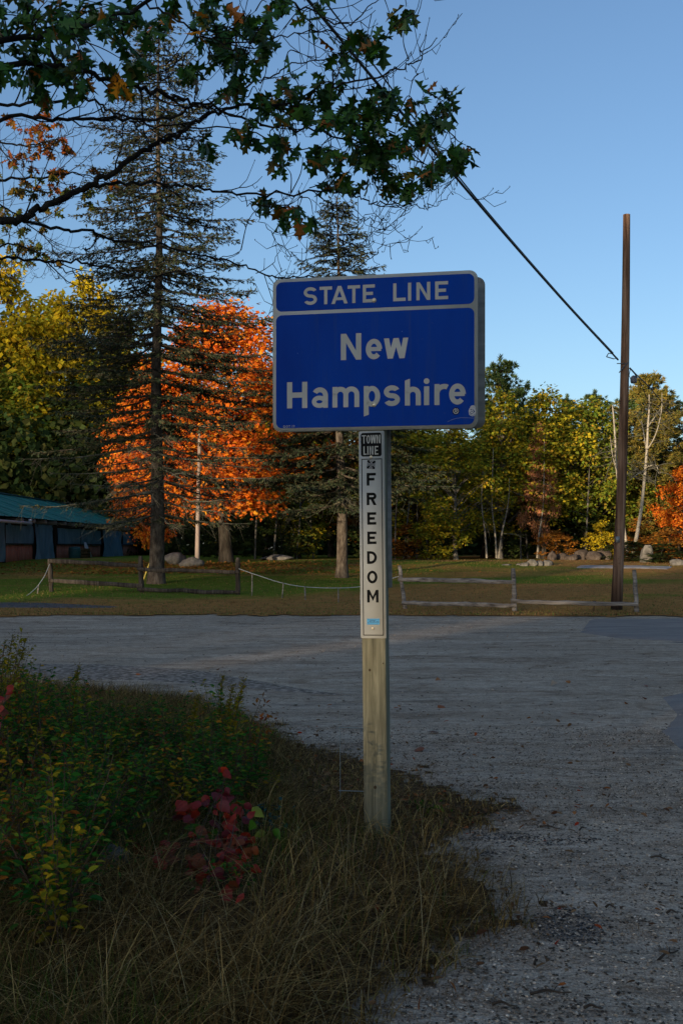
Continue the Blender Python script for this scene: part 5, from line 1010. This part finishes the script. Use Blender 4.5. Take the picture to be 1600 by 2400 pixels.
def weed_mb(r, h, nst, spread, leafs, lsz, bush=.35):
    st_ = MB(); lf = MB(); LP = []; LD = []; LS_ = []
    for k in range(nst):
        a = r.uniform(0, 6.28); D = np.array([math.cos(a), math.sin(a), 0]) * r.uniform(.1, spread); hh = h * r.uniform(.6, 1.05); q = np.linspace(0, 1, 8)[:, None]
        pts = r.normal(0, .02, 3) * [1, 1, 0] + D * h * q ** 1.4 + np.array([0, 0, 1]) * hh * q + r.normal(0, .006, (8, 3)).cumsum(0) ; pts[0, 2] = -.03; st_.tube(pts, np.linspace(.0035, .0012, 8), 5, False)
        for j in range(leafs):
            u = r.uniform(.18, 1) ** .8; b = np.array([np.interp(u, q[:, 0], pts[:, i]) for i in range(3)]); a2 = r.uniform(0, 6.28); td = np.array([math.cos(a2), math.sin(a2), r.uniform(-.2, .9)])
            bl = r.uniform(0, bush) * h * .35 * (1.1 - u); e = b + unit(td) * bl; 
            if bl > .03: st_.tube([b, e], [.0014, .0009], 3, False)
            LP.append(e); LD.append(unit(td + [0, 0, -.2])); LS_.append(lsz * r.uniform(.6, 1.3) * (1.15 - .5 * u))
    LP = np.array(LP); LD = np.array(LD); LS_ = np.array(LS_); scatter(lf, *LF6, LP, LD, r.normal(0, .5, LP.shape) + [0, 0, 1], np.stack([LS_, LS_, LS_], 1)); return st_, lf
contour = ([-400, 0, 60, 150, 300, 450, 520, 560, 600, 640, 700], [1470, 1490, 1520, 1575, 1625, 1640, 1600, 1615, 1670, 1780, 1960])
kinds = {'green': (W_green, .048, 48, 7, .6), 'yellow': (W_yel, .05, 34, 5, .35), 'rust': (W_rust, .05, 30, 5, .4)}
protos = {}
for kname, (mt, lsz, lv, ns, bu) in kinds.items():
    for v in range(4):
        protos[(kname, v)] = weed_mb(np.random.default_rng(100 + v + len(kname) * 7), .7, ns, .4, lv, lsz, bu)
mass = {k_: MB() for k_ in kinds}; mass_st = MB()
def weed(kname, v, x, y, h):
    s = h / .7; a = rng.uniform(0, 6.283); Rz = np.array([[math.cos(a), math.sin(a), 0], [-math.sin(a), math.cos(a), 0], [0, 0, 1]]); k = min(1.1, s * 1.2)
    for src, dst in zip(protos[(kname, v)], (mass_st, mass[kname])):
        n0 = dst.n
        for vv in src.v: dst.v.append((vv * [k, k, s]) @ Rz + [x, y, float(VZ(x, y))])
        for ff in src.f: dst.f.append(ff + n0)
        dst.n += src.n
cnt = 0
for yy in np.arange(4.3, 10.6, .34):
    for xx in np.arange(-3.6, -.35, .30):
        x = xx + rng.normal(0, .09); y = yy + rng.normal(0, .1); px = PXf(x, y)
        if px < -120 or px > 640: continue
        lowclear = px > 300 + 90 * math.sin(y * 3) and y < 5.5
        if 330 < px < 640 and y < 6.2: continue
        if lowclear or (px < 330 and px > 180 and y < 5.35): continue
        yt = np.interp(px, *contour); h = CZ - (yt - HY) / F * y - float(VZ(x, y))
        far = sstep(8.2, 5.0, y); h = h * (1 - .35 * far); h = min(h, .98) * rng.uniform(.8, 1.04)
        if y > 8.8 and px > 120: h *= .5
        if h < .16: continue
        q = rng.random(); k_ = 'green' if q < .72 else ('yellow' if q < .9 else 'rust')
        if px < 70: k_ = rng.choice(['yellow', 'rust', 'green'])
        weed(k_, int(rng.integers(4)), x, y, float(h)); cnt += 1
for k_, lb in (('green', 'dense green leafy undergrowth left of the sign post'), ('yellow', 'yellowing undergrowth mixed into the thicket left of the sign post'), ('rust', 'rusty leaves scattered through the thicket left of the sign post')):
    tag(mass[k_].obj('undergrowth', kinds[k_][0], kind='stuff'), lb, 'undergrowth')
tag(mass_st.obj('undergrowth', W_stem, kind='stuff'), 'thin dark stems of the thicket left of the sign post', 'undergrowth')
print('weeds', cnt)
# tall goldenrods at the top of the thicket
def goldenrod(px, ty, d, label, seed, lean):
    x = (px - 800) / F * d; z = float(VZ(x, d)); h = CZ - (ty - HY) / F * d - z; r = np.random.default_rng(seed); t = thing('goldenrod', (x - lean * h, d, z), label, 'plant', 'tall weeds above the thicket')
    q = np.linspace(0, 1, 12)[:, None]; pts = np.array([lean, 0, 0]) * h * q ** 1.5 + np.array([0, 0, 1]) * h * q; mb = MB(); mb.tube(pts, np.linspace(.004, .0015, 12), 5, False); mb.obj('stem', W_stem, t)
    n = 120; u = r.uniform(.25, 1, n) ** .7; b = np.stack([np.interp(u, q[:, 0], pts[:, i]) for i in range(3)], 1); a2 = r.uniform(0, 6.28, n); td = np.stack([np.cos(a2), np.sin(a2), r.uniform(.2, 1.2, n)], 1); mb = MB(); ls = .05 * (1.3 - u) * r.uniform(.6, 1.2, n) + .012
    scatter(mb, *LF6, b, td, r.normal(0, .4, (n, 3)) + [0, 0, 1], np.stack([ls * .8, ls, ls], 1)); mb.obj('leaves', W_yel, t, kind='stuff')
    mb = MB(); n = 200; u = r.uniform(.8, 1.0, n); b = np.stack([np.interp(u, q[:, 0], pts[:, i]) for i in range(3)], 1) + r.normal(0, .022, (n, 3)) * (1.3 - u)[:, None] * 3; scatter(mb, *LF6, b, unit(rnd(n) + [0, 0, .6]), rnd(n), np.full(n, .011)); mb.obj('flower_plume', leafmat('faded goldenrod', [(0, (.16, .11, .03)), (1, (.10, .09, .03))], .2), t, kind='stuff')
goldenrod(572, 1592, 7.6, 'tallest goldenrod leaning right above the thicket', 1, .16); goldenrod(545, 1605, 7.8, 'goldenrod just left of the tallest one', 2, .1); goldenrod(465, 1628, 7.7, 'shorter goldenrod in the middle of the thicket top', 3, .15); goldenrod(522, 1582, 8.4, 'thin dark goldenrod behind the two tallest', 4, .05)
goldenrod(30, 1492, 6.8, 'green sprig sticking up at the left edge', 5, .12); goldenrod(62, 1498, 6.9, 'green sprig leaning right at the left edge', 6, .2); goldenrod(185, 1560, 7.2, 'thin weed rising above the left of the thicket', 7, .1)
# bare twigs leaning right
mb = MB(); r = np.random.default_rng(5); x0_, y0_ = P(560, 1800, 6.9)[0], 6.9; z0_ = float(VZ(x0_, y0_))
t = thing('bramble', (x0_, y0_, z0_), 'dark bare bramble with a few red leaves leaning right', 'plant')
for (ex, ey) in ((612, 1640), (632, 1690), (600, 1700), (650, 1830)):
    e = P(ex, ey, 6.7) - [x0_, y0_, z0_]; pts = smoothpath([[-.12, 0, 0], e * .5 + [-.06, 0, .03], e], 6); mb.tube(pts, np.linspace(.004, .0015, len(pts)), 5, False)
    for k in range(6): b = pts[r.integers(4, len(pts))]; mb.tube([b, b + r.normal(0, .05, 3)], [.0015, .001], 3, False)
mb.obj('stem', W_stem, t); mb = MB(); n = 40
eb = np.concatenate([np.array([P(ex, ey, 6.7) - [x0_, y0_, z0_]] * 10) for ex, ey in ((612, 1640), (632, 1690), (600, 1740), (625, 1720))]) + rnd(40, .035); scatter(mb, *LF6, eb, unit(rnd(n)), rnd(n) + [0, 0, 1], np.full(n, .035)); mb.obj('leaves', W_rust, t, kind='stuff')
# red leaved sapling: every leaf a part
LB = []
for (curl, fold) in ((.25, .3), (-.15, .5), (.5, .2)):
    V = []; Fc = []; ny = 7
    for i in range(ny + 1):
        u = i / ny; w_ = .36 * math.sin(math.pi * u ** .72) ** (.75 if u < .5 else 1.25); V += [[-w_, u, -fold * w_ * .6 - curl * u * u + .02 * math.sin(i * 2.4)], [-w_ * .5, u, -fold * w_ * .25 - curl * u * u - .01 * math.sin(i * 2)], [0, u, -curl * u * u], [w_ * .5, u, -fold * w_ * .25 - curl * u * u + .01 * math.sin(i * 2)], [w_, u, -fold * w_ * .6 - curl * u * u]]
    for i in range(ny):
        for j in range(4): Fc.append([i * 5 + j, i * 5 + j + 1, i * 5 + j + 6, i * 5 + j + 5])
    LB.append((np.array(V), np.array(Fc)))
def broadmat(name, a, b): return leafmat(name, [(0, a), (1, b)], .3, 'object', .5, .35)
RM = broadmat('red leaves', (.22, .010, .005), (.34, .028, .008)); RM2 = broadmat('purple red leaves', (.09, .008, .015), (.16, .015, .018)); GM = broadmat('bright green leaves', (.04, .14, .01), (.08, .2, .012)); YM = broadmat('yellow leaves big', (.24, .22, .015), (.14, .2, .015)); OM = broadmat('orange brown leaves', (.22, .05, .012), (.14, .028, .008))
bmesh_cache = {}
def bl(mat, v):
    if (mat.name, v) not in bmesh_cache: mb = MB(); mb.add(*LB[v]); bmesh_cache[(mat.name, v)] = mb.mesh('leaf', mat, True)
    return bmesh_cache[(mat.name, v)]
def leafy(label, base, leaves, seed):
    r = np.random.default_rng(seed); base = np.array(base, float); t = thing('sapling', base, label, 'plant'); mb = MB()
    for (px, py, d, sz, mt) in leaves:
        c = P(px, py, d); c[2] = max(c[2], float(VZ(c[0], c[1])) + .03 + .12 * r.random()); hub = np.array([base[0] + .35 * (c[0] - base[0]), base[1], base[2] + .5 * (c[2] - base[2])])
        if r.random() < .22: mb.tube(smoothpath([base + [r.normal(0, .03), r.normal(0, .03), -.02], hub + r.normal(0, .05, 3), c], 4) - base, np.linspace(.003, .0012, 9), 4, False)
        else: e_ = r.normal(0, .05, 3); mb.tube([c - base + [e_[0], .03, e_[2] - .03], c - base], [.0016, .001], 3, False)
        td = unit(np.array([r.normal(0, .8), r.normal(-.2, .4), r.normal(-.45, .4)])); nn = unit(np.array([r.normal(0, .6), -.6, r.normal(.5, .5)]))[None]; s_, t_, n_ = frames(td[None], nn)
        o = bpy.data.objects.new('leaf', bl(mt, int(r.integers(3)))); COL.objects.link(o); o.parent = t; sc = sz / F * d
        o.matrix_local = Matrix([[s_[0][j] * sc, t_[0][j] * sc, n_[0][j] * sc, (c - base)[j] - t_[0][j] * sc * .5] for j in range(3)] + [[0, 0, 0, 1]])
    mb.obj('stem', W_stem, t); return t
r = np.random.default_rng(12); lv = []
for (cx, cy, rx, ry, n, ms) in ((450, 1900, 30, 25, 9, (RM, RM, RM2)), (520, 1840, 12, 40, 5, (RM, RM2)), (545, 1910, 35, 25, 12, (RM, RM2, RM2, RM)), (500, 1955, 50, 20, 9, (RM, OM, RM)), (520, 2000, 40, 35, 18, (RM, OM, RM, RM2)), (570, 2000, 25, 40, 12, (RM, RM, OM)), (500, 2080, 50, 40, 14, (RM, OM, RM2)), (460, 2040, 20, 20, 4, (OM,)), (355, 1995, 30, 12, 5, (OM, RM)), (385, 2010, 22, 18, 5, (OM, RM))):
    for k in range(int(n * 1.7)): yy_ = cy + r.uniform(-ry, ry); lv.append((cx + r.uniform(-rx, rx) * 1.25, yy_, 6.0 - max(0, yy_ - 1920) / 180 * .95 + r.normal(0, .06), r.uniform(17, 38), ms[r.integers(len(ms))]))
for q in ((500, 1965, 5.9, 52, GM), (478, 1995, 5.9, 44, GM), (460, 2003, 5.95, 36, GM), (445, 1985, 6, 34, GM), (605, 1905, 5.95, 38, YM), (590, 1935, 5.9, 32, GM), (650, 2003, 5.9, 34, GM), (555, 1902, 6, 26, GM), (610, 2018, 5.95, 26, YM), (430, 2020, 6, 26, GM)): lv.append(q)
bx_ = P(515, 2080, 5.6); leafy('low sapling with large crimson leaves and a few green ones in the lower left', (bx_[0], 5.6, float(VZ(bx_[0], 5.6))), lv, 3)
lv = [(r.uniform(-20, 40), r.uniform(1570, 1760), 6.5 + r.normal(0, .15), r.uniform(18, 30), (OM, RM, YM, RM)[r.integers(4)]) for k in range(20)]
b0 = P(15, 1900, 6.3); leafy('sapling with orange and red leaves at the left edge', (b0[0], 6.3, float(VZ(b0[0], 6.3))), lv, 4)
# blue green plant right of the red leaves, low green clump by the rock
for (px, d, wd, hh, mt, lb, nn, sz) in ((620, 6.25, .16, .2, W_blue, 'small blue green plant right of the crimson leaves', 90, .035), (170, 5.5, .38, .42, W_green, 'low bright green leafy clump left of the half hidden rock', 900, .022), (520, 5.3, .14, .14, W_green, 'small green clump below the crimson leaves', 160, .024), (120, 5.0, .3, .3, W_green, 'green and yellow leafy clump below the left rock', 500, .02), (1000, 6.95, .09, .09, L_grn, 'tuft of bright green grass right of the sign post', 60, .03)):
    x = (px - 800) / F * d; mb = MB(); p = np.stack([rng.normal(0, wd * .5, nn), rng.normal(0, wd * .4, nn), hh * rng.random(nn) ** .7], 1); scatter(mb, *LF6, p, unit(rnd(nn) + [0, 0, .5]), rnd(nn, .6) + [0, 0, 1], sz * rng.uniform(.7, 1.4, nn)); t = thing('weed_clump', (x, d, float(VZ(x, d))), lb, 'plant'); mb.obj('leaves', mt, t, kind='stuff')
    mb = MB()
    for q in p[::6]: mb.tube([[q[0] * .3, q[1] * .3, -.02], q * .6 + [0, 0, .02], q], [.0022, .0015, .001], 3, False)
    mb.obj('stems', W_stem, t)

# ================================================================== FALLEN LEAVES, TWIGS, LITTER
FL = [broadmat('fallen orange leaf', (.30, .09, .02), (.36, .14, .03)), broadmat('fallen rust leaf', (.16, .05, .02), (.2, .07, .03)), broadmat('fallen tan leaf', (.3, .22, .14), (.36, .27, .18))]
spots = [(318, 1588, 0, 'orange leaf lying alone left on the lot above the thicket'), (515, 1570, 1, 'rust leaf on the lot above the tall goldenrods'), (730, 1545, 1, 'rust leaf on the lot left of the town line panel bottom'), (960, 1589, 1, 'rust leaf just right of the sign post on the lot'), (1028, 1597, 0, 'orange leaf, left one of a close pair right of the post'), (1058, 1590, 1, 'rust leaf, right one of a close pair right of the post'), (1025, 1658, 0, 'bright orange leaf right of the post, below the close pair'), (1098, 1662, 1, 'curled rust leaf right of the bright orange one'), (995, 1762, 1, 'rust leaf on the gravel near the verge edge right of the post'), (1008, 1720, 1, 'small rust leaf above the verge edge leaf'), (1178, 1625, 1, 'rust leaf in the middle of the lot'), (1190, 1492, 0, 'orange leaf far back on the lot under the fence gap'), (1240, 1517, 1, 'rust leaf left of the asphalt patch'), (1298, 1607, 2, 'pale tan leaf right in the middle distance of the lot'), (1328, 1597, 0, 'orange leaf beside the pale tan one'), (1462, 1652, 0, 'orange leaf at the right of the lot'), (1515, 1609, 1, 'rust leaf at the right, farther back'), (1505, 1640, 1, 'rust leaf at the right, nearest the asphalt edge'), (1345, 1913, 0, 'small orange leaf beyond the tip of the verge'), (1148, 2345, 2, 'pale tan leaf on the near gravel at the bottom')]
for i, (px, py, c, lb) in enumerate(spots):
    d = CZ * F / (py - HY); x = (px - 800) / F * d; mb_ = bl(FL[c], i % 3); o = bpy.data.objects.new('fallen_leaf', mb_); COL.objects.link(o); o.location = (x, d, gz(x, d) + .028); s = rng.uniform(.07, .12) if py < 1900 else .035; o.scale = (s, s, s); o.rotation_euler = (rng.normal(0, .3), rng.normal(0, .3), rng.uniform(0, 6.28))
    tag(o, lb, 'leaf', 'fallen leaves on the gravel lot')
X, Y = vsample(26000, lambda x, y: sstep(560, 760, PXf(x, y)) * (.16 + .6 * sstep(6.4, 7.2, y)) * sstep(.3, .6, vn(x * 3, y * 3 + 4)))
n2 = 2200; X2 = rng.uniform(-1, 2.6, n2); Y2 = rng.uniform(4, 12, n2); k = ~verge_in(X2, Y2) & (rng.random(n2) < .16 + .84 * np.exp(-edgedist(X2, Y2, VERGE) / .25) * 1.2); X = np.concatenate([X, X2[k]]); Y = np.concatenate([Y, Y2[k]]); n = len(X)
mb = MB(); scatter(mb, *LF6, np.stack([X, Y, np.maximum(VZ(X, Y), ground_z(X, Y)) + rng.uniform(.006, .035, n)], 1), unit(rnd(n) * [1, 1, .25]), rnd(n, .35) + [0, 0, 1], rng.uniform(.02, .065, n)); print('litter', n)
o = mb.obj('leaf_litter', leafmat('leaf litter', [(0, (.07, .03, .015)), (.4, (.14, .07, .03)), (.7, (.2, .13, .07)), (.93, (.26, .08, .02)), (1, (.3, .03, .015))], .15), kind='stuff'); tag(o, 'brown and red leaf litter around the foot of the sign post', 'leaf litter')
n = 5000; Y = rng.uniform(40, 47, n); X = P(0, 0, 1)[0] * 0 + rng.normal(-6, 3.5, n); mb = MB(); scatter(mb, *LF6, np.stack([X, Y, GZ(X, Y) + .07], 1), unit(rnd(n) * [1, 1, .25]), rnd(n, .3) + [0, 0, 1], rng.uniform(.08, .16, n)); o = mb.obj('leaf_litter', leafmat('maple litter', [(0, (.14, .06, .02)), (.6, (.25, .11, .03)), (1, (.38, .18, .03))], .15), kind='stuff'); tag(o, 'brown maple leaves covering the lawn under the orange maple', 'leaf litter')
M_twig = simple('twig wood', [(.3, (.03, .022, .016)), (.7, (.08, .06, .045))], 20, .9)
for i, (px, py, L, a, lb) in enumerate(((1545, 2013, .10, -.25, 'short dark stick on the right of the gravel'), (1565, 2240, .16, .45, 'forked dark twig at the right edge of the gravel'), (1430, 2130, .05, .05, 'tiny dark stick in the middle of the gravel'), (1575, 2138, .06, .1, 'tiny pale stick near the right edge'), (1365, 1945, .08, .5, 'bent grey twig near the tip of the verge'), (1290, 1945, .14, -.25, 'long thin twig lying near the tip of the verge'), (1290, 2335, .16, .05, 'long thin dark twig at the bottom of the gravel'), (1180, 2362, .09, -.1, 'short dark stick at the bottom left of the gravel'), (1255, 2255, .06, .9, 'small upright leaning twig in the gravel'), (1390, 2368, .07, 0, 'small brown stick at the bottom edge'))):
    d = CZ * F / (py - HY); x = (px - 800) / F * d; mb = MB(); D = np.array([math.cos(a), math.sin(a) * 2, 0]); D /= np.linalg.norm(D); pts = np.array([-D * L / 2, -D * L * .1 + [0, .006, .01], D * L * .2 + [0, -.006, .004], D * L / 2]); mb.tube(smoothpath(pts, 3), np.linspace(.006, .0025, 10), 6)
    if L > .09: mb.tube([D * L * .05 + [0, 0, .005], D * L * .2 + [0, .04, .012]], [.003, .0015], 4, False)
    o = mb.obj('twig', M_twig); o.location = (x, d, float(ground_z(x, d)) + .008); tag(o, lb, 'twig', 'twigs on the gravel')
